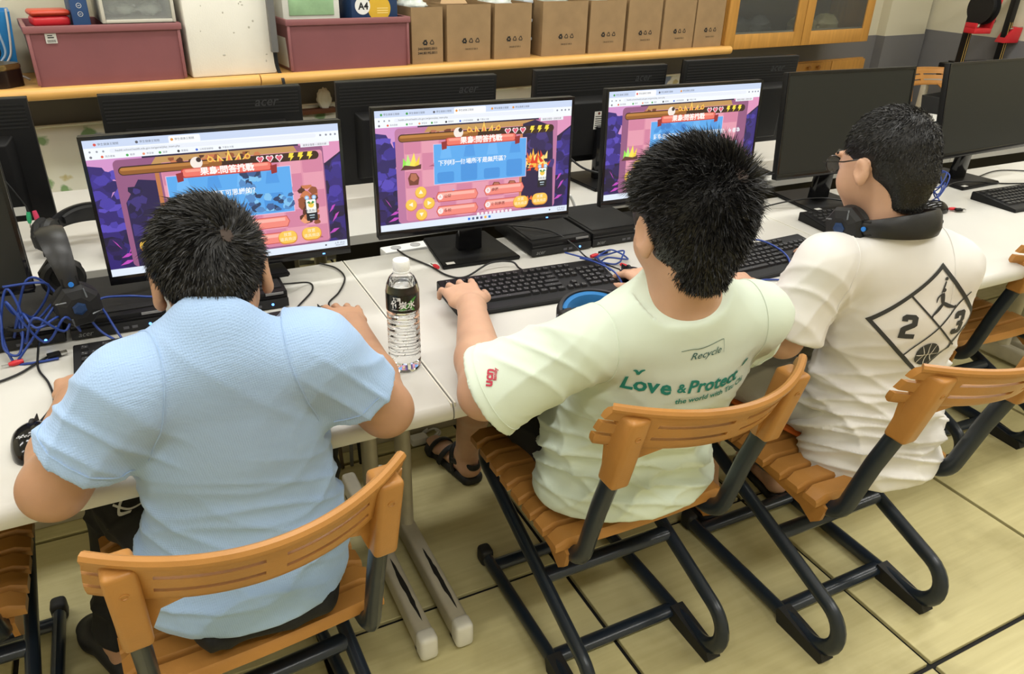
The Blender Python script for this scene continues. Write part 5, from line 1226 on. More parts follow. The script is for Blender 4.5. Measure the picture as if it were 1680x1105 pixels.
rooted(boy2)

# ================================================================== boy three: white jersey tee, glasses, headphones round his neck
boy3 = thing('person', 'boy with glasses in a white jersey tee printed 23, headphones round his neck', 'person', (1.49, 1.02, 0))
WTE = tee_mat('white_cloth', (.72, .70, .675), 0, .6)
B3 = dict(H=(1.414, 1.064, 1.124), R=head_R(1, 14, -2), hs=1.04, NB=(1.420, 1.020, .985), P=(1.500, 1.02, .53), C=(1.495, 1.0, .80), hem=(1.495, .965, .400), hw=.122, tw=.158, td=.11,
    SL=(1.286, 1.045, .925), SR=(1.558, .952, .908), EL=(1.236, 1.075, .742), ER=(1.615, 1.12, .782), WL=(1.285, 1.245, .785), WR=(1.66, 1.33, .775), dL=(.16, 1, -.02), dR=(.0, 1, -.03), thL=(1, 0, 0), thR=(-1, 0, 0),
    KL=(1.345, 1.43, .49), KR=(1.64, 1.42, .49), AL=(1.35, 1.335, .09), AR=(1.615, 1.325, .09), TL=(1.345, 1.50, .04), TR=(1.64, 1.49, .04), skin=MATS['light_skin'], shirt=WTE, shorts=mat('white_mesh', (.60, .59, .56), .7, bump=.5, bscale=900), seatz=.437,
    slL=.86, slR=.7, sr=.077, puff=.002, arm=1.05, fl=1.2, fb=.8, scalp=0, ear=.76,
    hair=[dict(n=22000, whorl=(.025, -.070, .070), lift=lambda L, d: .22+.2*np.exp(-d/.02), flow=1., length=.012, width=.0006, swirl=.8, jit=.16, keep=lambda L: (L[:, 1] < .055+.82*L[:, 2]) & ~((np.abs(L[:, 0]) > .05) & (L[:, 2] < .022) & (L[:, 1] > -.035)), lf=lambda L, d: np.clip(.6+L[:, 2]*8, .35, 1.2))])
sh3, bv3, c3h, so3 = build_boy(boy3, B3)
for a, b in (('AL', 'TL'), ('AR', 'TR')): shoe(boy3, B3[a], B3[b], SHOE, 'slide')
ORN = mat('orange_lining', (.55, .12, .01), .7)
hipL = np.array([1.425, 1.03, .515]); 
for i, (dz) in enumerate((0,)):
    MB().tube(spline([(1.30, 1.32, .448), (1.335, 1.20, .445), (1.365, 1.08, .445), (1.39, .98, .445)]), .012, 8, r2=.006, up=(0, 0, 1)).build('orange_trim', ORN, boy3)
# print on the back
INK = mat('grey_print', (.035, .037, .038), .6)
PX3 = Vector((.95, -.31, .0)); PY3 = (0, -.10, 1)
O3 = Vector((1.478, .885, .812))
def on3(name, vs, fs, O=O3, x=PX3, y=PY3): return print_on(bv3, name, vs, fs, O, x, y, INK, sh3, sub=.012)
def seg(a, b, w):
    a = Vector((*a, 0)); b = Vector((*b, 0)); t = (b-a).normalized(); n = Vector((-t.y, t.x, 0))*w; return [a-n, b-n, b+n, a+n], [(0, 1, 2, 3)]
D = [(-.015, .125), (.112, 0), (0, -.13), (-.140, 0)]
for k in range(4):
    a, b = D[k], D[(k+1) % 4]; av = Vector(a); bvv = Vector(b); u = (bvv-av).normalized()*.004
    on3('printed_diamond', *seg(av-u, bvv+u, .0042))
on3('printed_cross', *seg((-.075, .066), (.072, -.066), .002)); on3('printed_cross', *seg((.068, .066), (-.062, -.076), .002))
DIG = {'2': [(0, 3.6), (0, 4.5), (.6, 5), (2.4, 5), (3, 4.5), (3, 2.9), (2.6, 2.5), (1.1, 1.6), (1.1, 1.0), (3, 1.0), (3, 0), (0, 0), (0, 2.2), (.4, 2.6), (1.9, 3.4), (1.9, 4.0), (1.1, 4.0), (1.1, 3.6)],
       '3': [(0, 1.4), (0, .5), (.6, 0), (2.4, 0), (3, .5), (3, 2.1), (2.6, 2.5), (3, 2.9), (3, 4.5), (2.4, 5), (.6, 5), (0, 4.5), (0, 3.6), (1.1, 3.6), (1.1, 4.0), (1.9, 4.0), (1.9, 3.0), (1.0, 3.0), (1.0, 2.0), (1.9, 2.0), (1.9, 1.0), (1.1, 1.0), (1.1, 1.4)]}
for ch, cx in (('2', -.066), ('3', .056)):
    poly = [Vector((cx+(a-1.5)*.0108, -.003+(b-2.5)*.0108, 0)) for a, b in DIG[ch]]; on3('printed_number', poly, [tuple(t) for t in tessellate_polygon([poly])])
# basket ball
ring = [Vector((.029*math.cos(2*PI*k/36), -.074+.029*math.sin(2*PI*k/36), 0)) for k in range(36)]
on3('printed_ball', ring, [tuple(range(36))])
lt = mat('pale_print_line', (.60, .58, .54), .6)
for q in [[(a*1.26, -.074+(b+.062)*1.26) for a, b in qq] for qq in ([(-.022, -.062), (.022, -.062)], [(0, -.085), (0, -.039)], [(-.014, -.080), (-.007, -.062), (-.014, -.044)], [(.014, -.080), (.007, -.062), (.014, -.044)])]:
    vs, fs = ribbon(q if len(q) > 2 else [q[0], ((q[0][0]+q[1][0])/2, (q[0][1]+q[1][1])/2), q[1]], .0012); print_on(bv3, 'ball_line', vs, fs, O3, PX3, PY3, lt, sh3, off=.0024)
# leaping figure
fig = [[(-.002, .082), (-.004, .070), (-.006, .062)], [(-.004, .062), (-.001, .050), (.002, .042)], [(-.006, .060), (-.011, .054), (-.012, .046)], [(.002, .044), (-.006, .034), (-.016, .024)], [(.002, .044), (.014, .038), (.028, .034)], [(.026, .033), (.030, .037)], [(-.015, .024), (-.018, .020)]]
for q, w in zip(fig, (.0016, .0042, .0016, .0034, .0034, .0022, .0022)):
    if len(q) == 2: q = [q[0], ((q[0][0]+q[1][0])/2, (q[0][1]+q[1][1])/2), q[1]]
    vs, fs = ribbon([(a*1.25, b*1.25-.008) for a, b in q], w*1.2); on3('printed_figure', vs, fs)
for c, r in (((-.0025, .067), .0038), ((-.002, .086), .0032)): on3('printed_figure', [Vector((c[0]*1.25+r*1.2*math.cos(2*PI*k/14), c[1]*1.25-.008+r*1.2*math.sin(2*PI*k/14), 0)) for k in range(14)], [tuple(range(14))])
# glasses
hsz = B3['hs']; R3 = B3['R']; GL = mat('dark_metal_rim', (.02, .018, .016), .25, metal=.7)
gl = bpy.data.objects.new('glasses', None); COL.objects.link(gl); gl.parent = boy3
lens = mat('lens_glass', (.95, .97, .97), .02, trans=.95, ior=1.1)
for x in (-1, 1):
    rim = [Vector(c3h(x*.033+.021*math.cos(2*PI*k/28), .105-.004*abs(math.cos(2*PI*k/28)), -.001+.017*math.sin(2*PI*k/28))) for k in range(29)]
    MB().tube(rim, .0012, 6).build('rim', GL, gl); mb = MB(); mb.add(rim[:28], [tuple(range(28))]); mb.build('lens', lens, gl, smooth=False)
    MB().tube([Vector(c3h(x*.054, .102, .004)), Vector(c3h(x*.074, .090, .006)), Vector(c3h(x*.083, .03, .006)), Vector(c3h(x*.083, -.005, .010)), Vector(c3h(x*.082, -.022, -.005))], .0016, 6).build('temple', GL, gl)
MB().tube([Vector(c3h(-.012, .106, .004)), Vector(c3h(0, .109, .008)), Vector(c3h(.012, .106, .004))], .0012, 6).build('bridge', GL, gl)
rooted(boy3)
# headphones round the neck (worn, still a thing of their own)
h4 = copy_tree(hs); [bpy.data.objects.remove(c) for c in list(h4.children) if c.name.startswith('microphone')]; pose(h4, (1.418, 1.108, .985), math.radians(76), 0, math.radians(4)); tag(h4, 'black headphones hanging round the neck of the boy with glasses', 'headset', 'black headsets with blue details')
# ================================================================== things on the wall counter (local frame: s along, o depth)
CZ = 1.0005
def wthing(name, label, cat, s, o, z=CZ, rot=0., group=None):
    return thing(name, label, cat, wp(s, o, z), WALLROT+rot, group)
def open_tub(w, d, h, taper, th=.006):
    """open tapered box, base centred at the origin"""
    mb = MB(); a, b = w/2, d/2; c, e = w/2-taper, d/2-taper
    def ring(x, y, z): return [(-x, -y, z), (x, -y, z), (x, y, z), (-x, y, z)]
    vs = ring(c, e, 0)+ring(a, b, h)+ring(a-th, b-th, h)+ring(c-th, e-th, th)
    fs = [(3, 2, 1, 0)]
    for r in range(3): fs += [(r*4+k, r*4+(k+1) % 4, (r+1)*4+(k+1) % 4, (r+1)*4+k) for k in range(4)]
    fs.append((12, 13, 14, 15)); mb.add(vs, fs); return mb
def make_bin(w):
    t = thing('storage_bin', '', 'storage bin')
    h = .20; d = .30
    open_tub(w, d, h, .007).build('tub', M_MAUVE, t, smooth=False)
    rim = MB()
    for x0, x1, y0, y1 in ((-w/2-.008, w/2+.008, -d/2-.008, -d/2+.006), (-w/2-.008, w/2+.008, d/2-.006, d/2+.008), (-w/2-.008, -w/2+.006, -d/2+.006, d/2-.006), (w/2-.006, w/2+.008, -d/2+.006, d/2-.006)): rim.box(x0, x1, y0, y1, h-.022, h+.002, bev=.003)
    rim.build('rim', M_MAUVED, t)
    for sx in (-1, 1): MB().box(sx*(w/2-.004)-.006, sx*(w/2-.004)+.006, -d/2-.004, -d/2+.008, .005, h-.02, bev=.003).build('corner_rib', M_MAUVED, t)
    return t
b1 = make_bin(.50); b1.location = wp(.378, .195, CZ); b1.rotation_euler.z = WALLROT; tag(b1, 'mauve plastic storage bin with white barcode sticker, left end of the counter', 'storage bin', 'mauve storage bins')
st = MB().box(-.195, -.160, -.1515, -.1502, .145, .178).build('barcode_sticker', M_LABEL, b1, smooth=False)
for k in range(9): MB().box(-.190+k*.003, -.1885+k*.003, -.1519, -.1514, .148, .157).build('barcode_line', M_INK, st, smooth=False)
MB().box(-.188, -.168, -.1519, -.1514, .162, .166).build('print_line', M_INK, st, smooth=False); MB().box(-.188, -.172, -.1519, -.1514, .169, .172).build('print_line', M_INK, st, smooth=False)
b2 = make_bin(.535); b2.location = wp(1.305, .195, CZ); b2.rotation_euler.z = WALLROT; tag(b2, 'mauve plastic storage bin beside the kraft boxes', 'storage bin', 'mauve storage bins')
# things in bin one
t = wthing('food_box', 'small red plastic lunch box on the left mauve bin', 'lunch box', .215, .16, CZ+.192, .1)
MB().box(-.06, .06, -.05, .05, 0, .035, bev=.012, seg=3).build('base', M_RED, t); MB().box(-.064, .064, -.054, .054, .0352, .055, bev=.014, seg=3).build('lid', mat('red_lid', (.50, .05, .02), .35), t)
t = wthing('paper_carton', 'navy carton with white round symbols standing in the left mauve bin', 'carton', .312, .19, CZ+.012)
MB().box(-.028, .028, -.10, .10, 0, .34, bev=.002).build('carton', mat('navy_card', (.012, .05, .15), .5), t)
for k in range(2):
    T = Matrix.Translation((0, -.1004, .222+.028*k)) @ Matrix.Rotation(PI/2, 4, 'X')
    MB().lathe([(.0085, 0), (.0085, .0006), (.0072, .0006), (.0072, 0)], 20, T=T, cap=False).build('printed_ring', M_WHITE, t); MB().box(-.004, .004, -.1010, -.1004, .2212+.028*k, .2226+.028*k).build('printed_mark', M_WHITE, t, smooth=False)
t = wthing('drawer_unit', 'white drawer unit with clear front on the left mauve bin', 'drawer unit', .50, .19, CZ+.203)
fr = mat('ivory_plastic', (.56, .54, .46), .4)
for x0, x1, z0, z1 in ((-.125, -.113, 0, .20), (.113, .125, 0, .20), (-.113, .113, 0, .012), (-.113, .113, .085, .095), (-.113, .113, .188, .20)): MB().box(x0, x1, -.13, .13, z0, z1, bev=.002).build('frame', fr, t)
MB().box(-.113, .113, .12, .128, .012, .188).build('back_panel', fr, t, smooth=False)
glassy = mat('clear_plastic', (.85, .88, .86), .12, trans=.85, ior=1.3)
for z0 in (.013, .096): MB().box(-.112, .112, -.128, -.124, z0, z0+.07).build('drawer_front', glassy, t, smooth=False)
bagm = mat('bag_film', (.62, .66, .62), .22, spec=.7, bump=.6, bscale=40, var=.25, vscale=20)
def blob(seed, rx, ry, rz, n=18, rough=.28):
    rnd = random.Random(seed); ph = [(rnd.uniform(1.5, 5), rnd.uniform(1.5, 5), rnd.uniform(1.5, 5), rnd.random()*6) for _ in range(7)]
    vs = []; fs = []
    for j in range(n+1):
        th = PI*j/n
        for k in range(n*2):
            a = PI*k/n; d = Vector((math.sin(th)*math.cos(a), math.sin(th)*math.sin(a), math.cos(th)))
            f = 1+rough*sum(abs(math.sin(p[0]*d.x*2+p[3])*math.sin(p[1]*d.y*2+p[3]*2)*math.sin(p[2]*d.z*2+p[3]*.5)) for p in ph)/3-.15
            vs.append((d.x*rx*f, d.y*ry*f, rz+d.z*rz*f))
    for j in range(n):
        for k in range(n*2): fs.append((j*2*n+k, (j+1)*2*n+k, (j+1)*2*n+(k+1) % (2*n), j*2*n+(k+1) % (2*n)))
    mb = MB(); mb.add(vs, fs); return mb
def bag(label, s, o, z, seed, rx=.07, ry=.06, rz=.03, m=None, rot=0.):
    ob = blob(seed, rx, ry, rz).build('plastic_bag', m or bagm, smooth=2); ob.location = wp(s, o, z); ob.rotation_euler.z = WALLROT+rot; return tag(ob, label, 'plastic bag', 'plastic bags on the counter')
bag('crumpled clear bag with green print inside the ivory drawer unit, left one', .46, .19, CZ+.218, 3, .05, .06, .024)
bag('crumpled clear bag inside the ivory drawer unit, right one', .555, .19, CZ+.218, 5, .045, .06, .024)
# foam box, trunking with cables
t = wthing('foam_box', 'tall white styrofoam box between the two mauve bins', 'foam box', .815, .20)
MB().box(-.165, .165, -.15, .15, 0, .42, bev=.008).build('body', M_FOAM, t); MB().box(-.17, .17, -.155, .155, .421, .47, bev=.01).build('lid', M_FOAM, t)
for k in range(16):
    rnd = random.Random(k); MB().lathe([(.004*rnd.uniform(.5, 1.3), 0), (.002, .0008)], 7, T=Matrix.Translation((rnd.uniform(-.14, .14), -.1502, rnd.uniform(.03, .38))) @ Matrix.Rotation(PI/2, 4, 'X') @ Matrix.Scale(rnd.uniform(.5, 2), 4, (1, 0, 0))).build('dent_shade', mat('foam_dent_shade', (.45, .43, .36), .8), t)  # dents are only discs in darker foam colour, their shade painted on
t = wthing('cable_trunking', 'grey vertical cable trunking in front of the white foam box', 'trunking', .972, .025, 1.085)
MB().box(-.013, .013, -.012, .012, 0, 1.4, bev=.002).build('duct', M_GREYPIPE, t)
for k in range(3): MB().tube(spline([(-.006+.006*k, 0, .01), (-.004+.005*k, -.004, -.05), (.004+.005*k, -.012, -.085), (.006+.004*k, -.035, -.10), (.01+.003*k, -.04, -.14)]), .0028, 7).build('wire', M_BLKCABLE, t)
# things in bin two
t = wthing('drawer_box', 'pale green drawer box in the right mauve bin', 'drawer box', 1.16, .20, CZ+.012)
MB().box(-.12, .12, -.11, .11, 0, .36, bev=.003).build('body', mat('ivory2', (.60, .60, .54), .4), t)
MB().box(-.095, .095, -.114, -.1105, .20, .33, bev=.002).build('green_front', mat('pale_green', (.30, .48, .27), .4, var=.15, vscale=20), t)
t = wthing('paper_pack', 'navy paper package printed A4 in the right mauve bin', 'paper package', 1.43, .20, CZ+.04)
MB().box(-.105, .105, -.13, .13, 0, .30, bev=.003).build('wrap', mat('navy_wrap', (.008, .03, .09), .35), t)
T = Matrix.Translation((0, -.1304, 0)) @ Matrix.Rotation(PI/2, 4, 'X')
MB().lathe([(.034, 0), (.034, .0004), (.001, .0005)], 32, T=T @ Matrix.Translation((-.055, .205, 0))).build('white_disc', M_WHITE, t)
MB().lathe([(.052, 0), (.052, .0003), (.001, .0004)], 36, T=T @ Matrix.Translation((.02, .195, 0))).build('yellow_disc', mat('print_yellow', (.62, .38, .03), .5), t)
lettering('print', 'A4', .038, frame_T((-.052, -.1312, .203), (1, 0, 0), (0, 0, 1)), M_INK, t, bold=.0012)
for k in range(3): MB().box(.01, .06, -.1312, -.1308, .175+k*.009, .179+k*.009).build('print_line', mat('print_pale', (.8, .6, .2), .5), t, smooth=False)

t = wthing('wooden_ledge', 'short brown wooden ledge on the wall under the counter behind the back row', 'ledge', 1.16, WALL_OFF-.075, .765); MB().box(-.16, .16, -.02, .02, 0, .022, bev=.002).build('board', mat('brown_board', (.13, .045, .02), .5), t)
o = blob(77, .028, .02, .04, rough=.5).build('tissue', mat('tissue_white', (.8, .8, .8), .7), smooth=2); o.location = wp(1.27, WALL_OFF-.075, .788); o.rotation_euler.z = WALLROT; tag(o, 'crumpled white tissue on the brown ledge under the counter', 'tissue')
# kraft boxes
def recycle(mb, x, z, r, y, solid):
    """three bent arrows in a triangle"""
    for k in range(3):
        a = 2*PI*k/3+PI/2; b = a+2*PI/3
        p = Vector((math.cos(a)*r, math.sin(a)*r)); q = Vector((math.cos(b)*r, math.sin(b)*r)); u = (q-p).normalized(); n = Vector((-u.y, u.x)); w = r*(.27 if solid else .13)
        A = p+u*r*.22; B = q-u*r*.45
        def P(v): return (x+v.x, y, z+v.y)
        mb.add([P(A-n*w), P(B-n*w), P(B+n*w), P(A+n*w)], [(0, 1, 2, 3)])
        mb.add([P(B-n*w*2.0), P(q-u*r*.05), P(B+n*w*2.0)], [(0, 1, 2)])
BOXES = [(1.592, 1.755, .235, 2), (1.777, 2.010, .243, 0), (2.020, 2.235, .245, 0), (2.300, 2.575, .25, 0), (2.590, 2.822, .25, 0), (2.834, 3.072, .252, 0), (3.080, 3.318, .252, 0), (3.326, 3.545, .252, 0)]
WHO = ['narrow kraft cardboard box with two lines of stamped numbers, touching the right mauve bin', 'open kraft cardboard box with a torn flap up, second from the right mauve bin', 'open kraft cardboard box, third from the right mauve bin', 'wide open kraft cardboard box just right of the gap with clear tubs', 'open kraft cardboard box, second to the right of the gap', 'open kraft cardboard box, third to the right of the gap', 'open kraft cardboard box, second from the glazed cabinet', 'kraft cardboard box touching the glazed cabinet']
for i, (s0, s1, h, kind) in enumerate(BOXES):
    w = s1-s0; t = wthing('cardboard_box', WHO[i], 'cardboard box', (s0+s1)/2, .205, CZ, random.Random(i).uniform(-.03, .03), 'kraft cardboard boxes on the counter')
    open_tub(w-.006, .27, h, 0, .003).build('carton', M_KRAFT, t, smooth=False)
    pr = MB(); n = 2 if i == 0 else 3; y = -.1356
    for k in range(n): recycle(pr, (-.034 if n == 3 else -.022)+.034*k+.01, .088, .0135, y, k == 0)
    pr.build('recycling_marks', M_INK, t, smooth=False)
    if i == 0:
        for k, s in enumerate(('344.00E02.0011', '344.00195.0011')): lettering('stamped_number', s, .0155, frame_T((0, y, .062-.018*k), (1, 0, 0), (0, 0, 1)), M_INK, t, bold=.0003)
    else: lettering('stamped_number', '344.00157.0013', .0105, frame_T((.012, y, .052), (1, 0, 0), (0, 0, 1)), M_INK, t)
    # flaps standing or folded out
    if i == 1:
        mb = MB(); mb.prism([(-.105, 0), (.035, 0), (.005, .055), (-.06, .075), (-.09, .03)], 0, .003, T=Matrix.Translation((0, -.05, h-.004)) @ Matrix.Rotation(1.15, 4, 'X')); mb.build('torn_flap', mat('kraft_light', (.50, .33, .17), .7), t, smooth=False)
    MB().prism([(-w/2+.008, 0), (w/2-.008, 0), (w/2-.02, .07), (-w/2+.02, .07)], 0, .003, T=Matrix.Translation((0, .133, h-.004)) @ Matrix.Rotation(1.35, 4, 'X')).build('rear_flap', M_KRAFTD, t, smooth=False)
for k, (s, z) in enumerate(((1.66, .205), (2.10, .215), (2.44, .22), (2.71, .22), (2.95, .225), (3.2, .225))):
    bag(['crumpled clear bag bulging from the narrow kraft box', 'crumpled clear bag with blue in the third kraft box', 'crumpled clear bag in the wide kraft box', 'crumpled clear bag in the box second right of the gap', 'crumpled clear bag in the box third right of the gap', 'crumpled clear bag in the box second from the glazed cabinet'][k], s, .20, CZ+z+.0, 11+k, .065, .08, .030, rot=k*.7)
# clear tubs in the gap
for k in range(3):
    t = wthing('clear_tub', ['clear plastic tub in the gap between the kraft boxes, lowest of its stack', 'clear plastic tub in the gap between the kraft boxes, middle of its stack', 'clear plastic tub in the gap between the kraft boxes, topmost of its stack'][k], 'tub', 2.265, .24, CZ+.085*k, 0, 'clear tubs')
    MB().box(-.026, .026, -.09, .09, 0, .066, bev=.008).build('tub', mat('frosted_tub', (.32, .36, .40), .3), t); MB().box(-.028, .028, -.094, .094, .0662, .0815, bev=.004).build('lid', mat('tub_lid', (.45, .50, .55), .35), t)
# left end: tin and blue basket
t = wthing('biscuit_tin', 'dark brown tin with gold lid at the left end of the counter', 'tin', .02, .12)
tin = [(.062*math.cos(a)*(1+.10*math.cos(4*a)), .055*math.sin(a)*(1+.10*math.cos(4*a))) for a in [2*PI*k/40 for k in range(40)]]
MB().prism(tin, 0, .058).build('body', mat('tin_brown', (.018, .009, .006), .3, metal=.3), t); MB().prism([(x*1.03, y*1.03) for x, y in tin], .0582, .078, bev=.004).build('lid', mat('tin_gold', (.30, .21, .08), .3, metal=.8), t)
t = wthing('blue_basket', 'bright blue plastic basket behind the tin at the left end of the counter', 'basket', -.02, .31)
open_tub(.24, .17, .235, .02).build('basket', mat('blue_plastic2', (.02, .20, .50), .35), t, smooth=False)
MB().box(-.035, .035, -.0865, -.0835, .17, .19, bev=.003).build('handle_hole_shade', M_INK, t)  # black plate paints the shade of a hand opening; nothing is cut out
for k in range(6):
    rnd = random.Random(60+k); x0 = -.07+.028*k
    o = cable('bundled_cable', [wp(.02+x0, .225, CZ+.245), wp(.0+x0*1.2, .212, CZ+.18), wp(.03+x0*.6, .207, CZ+.10), wp(-.02+x0, .205, CZ+.05), wp(.02+x0*1.3, .21, CZ+.004)], .004, [M_BLKCABLE, mat('pale_blue_cable', (.25, .34, .45), .4), mat('grey_cable', (.4, .4, .4), .4)][k % 3], 'cable dangling from the blue basket at the left end of the counter', group='cables from the blue basket')
for s in (-.45, -.80): 
    t = wthing('cardboard_box', 'plain kraft cardboard box beyond the blue basket' if s < -.6 else 'kraft cardboard box left of the blue basket', 'cardboard box', s, .21); open_tub(.24, .26, .22, 0, .003).build('carton', M_KRAFT, t, smooth=False)

# ================================================================== glazed wall cabinet and low cabinet
t = thing('glazed_cabinet', 'wooden wall cabinet with two glass doors at the right of the counter', 'cabinet', wp(3.565, .06, .972), WALLROT)
Wc, Hc, Dc = 1.335, 1.15, .33
for x0, x1, y0, y1, z0, z1, nm in ((0, Wc, .02, Dc, 0, .022, 'bottom'), (0, Wc, .02, Dc, Hc-.022, Hc, 'top'), (0, .02, .02, Dc, .022, Hc-.022, 'side_panel'), (Wc-.02, Wc, .02, Dc, .022, Hc-.022, 'side_panel'), (.02, Wc-.02, Dc-.008, Dc, .022, Hc-.022, 'back_panel'), (.02, Wc-.02, .05, Dc-.01, .55, .57, 'shelf')):
    MB().box(x0, x1, y0, y1, z0, z1, bev=.001).build(nm, mat('shaded_cabinet_wood', (.07, .04, .02), .6) if nm == 'back_panel' else M_CAB, t)  # back panel coloured darker: the shade inside the cabinet is painted in
gl = mat('cabinet_glass', (.50, .52, .50), .03, trans=.92, ior=1.15)  # grey tint deepens the painted shade behind the doors
for k in range(2):
    a = .002+k*(Wc/2); b = a+Wc/2-.006
    d = MB(); f = .075
    for x0, x1, z0, z1 in ((a, a+f, .004, Hc-.004), (b-f, b, .004, Hc-.004), (a+f, b-f, .004, .085), (a+f, b-f, Hc-.085, Hc-.004)): d.box(x0, x1, 0, .019, z0, z1, bev=.002)
    dd = d.build('door', M_CAB, t); MB().box(a+f-.004, b-f+.004, .007, .011, .08, Hc-.08).build('pane', gl, dd, smooth=False)
    MB().box(a+f, b-f, .0115, .0165, .085, .094).build('glazing_bead', mat('bead', (.5, .47, .40), .4), dd, smooth=False)
for k, (x, m_) in enumerate(((.25, None), (.45, None), (.85, mat('straw', (.55, .47, .24), .5, bump=.8, bscale=90)), (1.08, mat('straw', (.5, .4, .2), .5)))):
    o = blob(30+k, .10, .07, .07).build('plastic_bag', m_ or mat('dark_bag', (.12, .12, .12), .15, bump=.8, bscale=30)); o.location = wp(3.565+x, .06+.17, .995); o.rotation_euler.z = WALLROT
    tag(o, ['dark clear bag behind the left glass door, left one', 'dark clear bag behind the left glass door, right one', 'straw coloured bundle behind the right glass door, left one', 'straw coloured bundle behind the right glass door, right one'][k], 'bag', 'bags in the glazed cabinet')
t = thing('low_cabinet', 'low wooden built-in cabinet front with round knobs under the glazed cabinet', 'cabinet', wp(4.62, WALL_OFF-.055, 0), WALLROT)
MB().box(0, .76, .02, .048, 0, .812, bev=.002).build('body', M_CAB, t)
for k in range(2):
    d = MB().box(.004+k*.38, .376+k*.38, 0, .019, .02, .805, bev=.002).build('door', M_CAB, t)
    kx = .12 if k == 0 else .22
    MB().lathe([(.006, 0), (.007, .012), (.014, .018), (.014, .024), (.009, .028)], 16, T=Matrix.Translation((kx, 0, .775)) @ Matrix.Rotation(PI/2, 4, 'X')).build('knob', mat('knob_wood', (.40, .18, .04), .35), d)

# ================================================================== 3D printer on a small table near the right wall
PX, PY = 5.35, 3.46
t = thing('side_table', 'white side table under the red and black printer near the right wall', 'table', (PX, PY, 0))
MB().box(-.26, .26, -.27, .27, .70, .74, bev=.006).build('tabletop', M_DESK, t)
for sx in (-1, 1):
    for sy in (-1, 1): MB().box(sx*.23-.02, sx*.23+.02, sy*.24-.02, sy*.24+.02, 0, .70, bev=.004).build('leg', M_CREAM, t)
t = thing('desktop_printer', 'black and red desktop 3D printer with filament spool, beyond the right monitor', '3D printer', (PX, PY, .7405), math.radians(-8))
ALU = mat('black_extrusion', (.015, .015, .016), .35, metal=.4); YEL = mat('gold_strip', (.55, .36, .10), .4)
MB().box(-.20, .20, -.20, .20, 0, .09, bev=.008).build('base', M_BLACK, t); MB().box(-.16, .16, -.16, .16, .095, .105, bev=.002).build('bed', M_BLACKG, t)
for x in (-.17, .17):
    c = MB().box(x-.02, x+.02, .04, .08, .09, .62, bev=.002).build('column', ALU, t)
    for dx in (-.010, .008): MB().box(x+dx, x+dx+.004, .0385, .04, .10, .36).build('strip', YEL, c, smooth=False)
    MB().tube([(x+.028, .06, .09), (x+.028, .06, .61)], .004, 8).build('lead_screw', M_STEEL, t)
MB().box(-.20, .20, .035, .085, .62, .65, bev=.003).build('top_beam', ALU, t)
hd = MB(); hd.hexa([(-.120, -.06, .33), (-.100, -.06, .33), (-.100, .03, .33), (-.120, .03, .33)], [(-.085, -.06, .58), (-.065, -.06, .58), (-.065, .03, .58), (-.085, .03, .58)], bev=.004); hd.box(-.245, -.10, -.06, .03, .30, .335, bev=.006); hd.box(-.245, -.23, -.06, .03, .33, .365, bev=.004)
hd.build('spool_holder', M_RED, t)
T = Matrix.Translation((-.205, -.015, .455)) @ Matrix.Rotation(PI/2, 4, 'Y')
MB().lathe([(.10, 0), (.10, .004), (.075, .006), (.075, .058), (.10, .06), (.10, .064)], 36, T=T).build('spool', M_BLACKM, t)
MB().tube(spline([(-.15, .05, .36), (-.10, -.03, .35), (-.08, -.05, .38), (-.12, -.02, .40)]), .002, 6).build('filament', M_BLKCABLE, t)
MB().hexa([(.13, .02, .23), (.26, .02, .23), (.26, .10, .23), (.13, .10, .23)], [(.19, .02, .33), (.27, .02, .33), (.27, .10, .33), (.19, .10, .33)], bev=.006).build('carriage_cover', M_RED, t)
MB().tube([(.16, .03, .32), (.27, .03, .33)], .005, 10).build('rod', M_STEEL, t)
# clutter on the back row desk near the right
t = thing('blue_folder', 'light blue folder on the back row desk right of the switched-off monitor', 'folder', (3.68, 2.66, DZ), .3)
MB().box(-.15, .15, -.11, .11, 0, .012, bev=.003).build('cover', mat('folder_blue', (.10, .26, .50), .45), t); MB().box(-.147, .149, -.107, .107, .0122, .017).build('paper_stack', M_LABEL, t, smooth=False)
t = thing('equipment_case', 'black open equipment tray with grey knobs beyond the blue folder', 'tray', (4.02, 2.74, DZ), .2)
open_tub(.26, .18, .09, .01).build('tray', M_BLACKM, t, smooth=False)
for k in range(4): MB().lathe([(.012, 0), (.012, .02), (.007, .03)], 12, T=Matrix.Translation((-.09+.045*k, -.05, .06))).build('knob', MATS['grey_cable'], t)
MB().tube(spline([(.05, 0, .09), (.04, .01, .20), (.10, .02, .235), (.16, .03, .18), (.15, .03, .10)]), .006, 8).build('handle', M_BLACKM, t)
cable('white_cable', [(4.00, 2.78, DZ+.16), (4.04, 2.74, DZ+.23), (4.12, 2.72, DZ+.20), (4.18, 2.74, DZ+.10)], .005, M_WHITE, 'white looped cable over the black equipment tray')

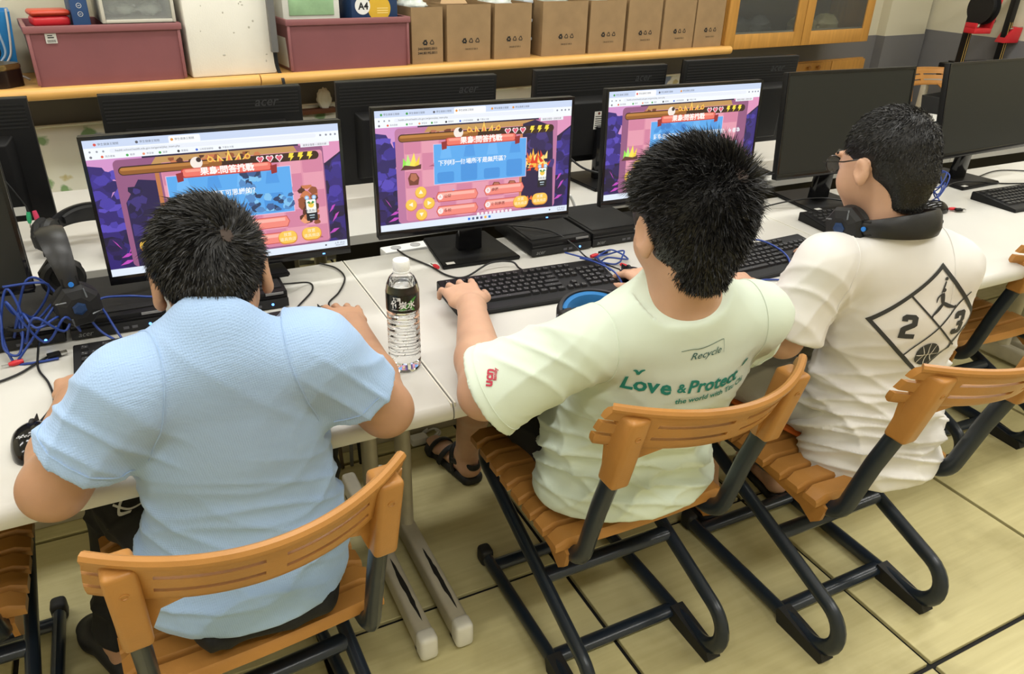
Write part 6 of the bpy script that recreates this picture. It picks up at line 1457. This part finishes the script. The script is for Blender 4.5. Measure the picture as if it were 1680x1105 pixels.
# ================================================================== water bottle
BX, BY = .427, 1.298
t = thing('water_bottle', 'clear plastic water bottle with green and black label on the desk', 'bottle', (BX, BY, DZ))
pet = mat('clear_pet', (.98, .98, .98), .02, trans=1., ior=1.18, spec=.5)
prof = [(.001, .004), (.020, .002), (.028, .0), (.0315, .006)]
zz = .012
for k in range(9): prof += [(.0322, zz), (.0322, zz+.008), (.0300, zz+.0105), (.0322, zz+.013)]; zz += .013
prof += [(.0325, .132), (.0325, .172), (.0315, .176), (.0300, .184), (.0245, .197), (.0165, .206), (.0135, .210), (.0135, .213)]
MB().lathe(prof, 40, cap=False).build('body', pet, t)
MB().lathe([(.0005, .006), (.026, .006), (.0285, .014), (.0285, .172), (.027, .184), (.0005, .1842)], 32, cap=False).build('water', mat('water', (.97, .99, 1), .0, trans=1., ior=1.25), t)
lab = MB().lathe([(.0328, .134), (.0328, .1705)], 48, cap=False).build('label', mat('bottle_label', (.006, .008, .006), .25), t)
cp = MB(); cp.lathe([(.0155, .212), (.0162, .214), (.0162, .230), (.0150, .2325), (.001, .2328)], 40); c = cp.build('cap', mat('white_cap', (.82, .82, .80), .4, bump=.4, bscale=500), t)
MB().lathe([(.0170, .2085), (.0170, .2115), (.0155, .2118)], 36, cap=False).build('neck_ring', M_WHITE, t)
def wrap_text(st, size, ang, zc, m, name, bold=0.):
    vs, fs = text_geo(st, size, bold); mb = MB(); R_ = .0331
    mb.add([(R_*math.sin(ang+v.x/R_), -R_*math.cos(ang+v.x/R_), zc+v.y) for v in vs], fs); return mb.build(name, m, lab, smooth=False)
A0 = math.radians(-18)
gm = mat('label_green', (.03, .20, .02), .3)
leaf = MB(); R_ = .03295
for (a, b, c_, d) in ((.1, .147, .9, .166), (-.3, .140, .5, .150), (.3, .150, .75, .138)):
    n = 10; up = []; dn = []
    for k in range(n+1):
        u = k/n; an = a+(c_-a)*u; zc = b+(d-b)*u; w = .0045*math.sin(PI*u); up.append((R_*math.sin(A0+an), -R_*math.cos(A0+an), zc+w)); dn.append((R_*math.sin(A0+an), -R_*math.cos(A0+an), zc-w))
    leaf.add(up+dn, [(k, k+1, n+1+k+1, n+1+k) for k in range(n)])
leaf.build('printed_leaf', gm, lab, smooth=False)
wrap_text('竹炭水', .0165, A0+.0, .150, M_WHITE, 'print', .0004); wrap_text('頂湶', .008, A0-.35, .1625, M_WHITE, 'print', .0003); wrap_text('BAMBOO CHARCOAL WATER', .0032, A0-.05, .1405, M_WHITE, 'print')
# loose adapters under the desks
t = thing('power_adapter', 'white coiled power adapter on the floor beneath the desk beside the black sandal', 'adapter', (.70, 2.02, 0))
MB().box(-.03, .03, -.02, .02, 0, .028, bev=.008).build('body', M_WHITE, t); MB().tube(spline(loops((.05, .02, .006), .04, .03, 2, 8, (0, .012))), .004, 7).build('cord', M_WHITE, t)
t = thing('floor_rail', 'long pale metal floor trunking under the desks', 'trunking', (.9, 2.02, 0)); MB().box(-1.6, 1.9, .045, .10, 0, .04, bev=.004).build('duct', M_CREAM, t)
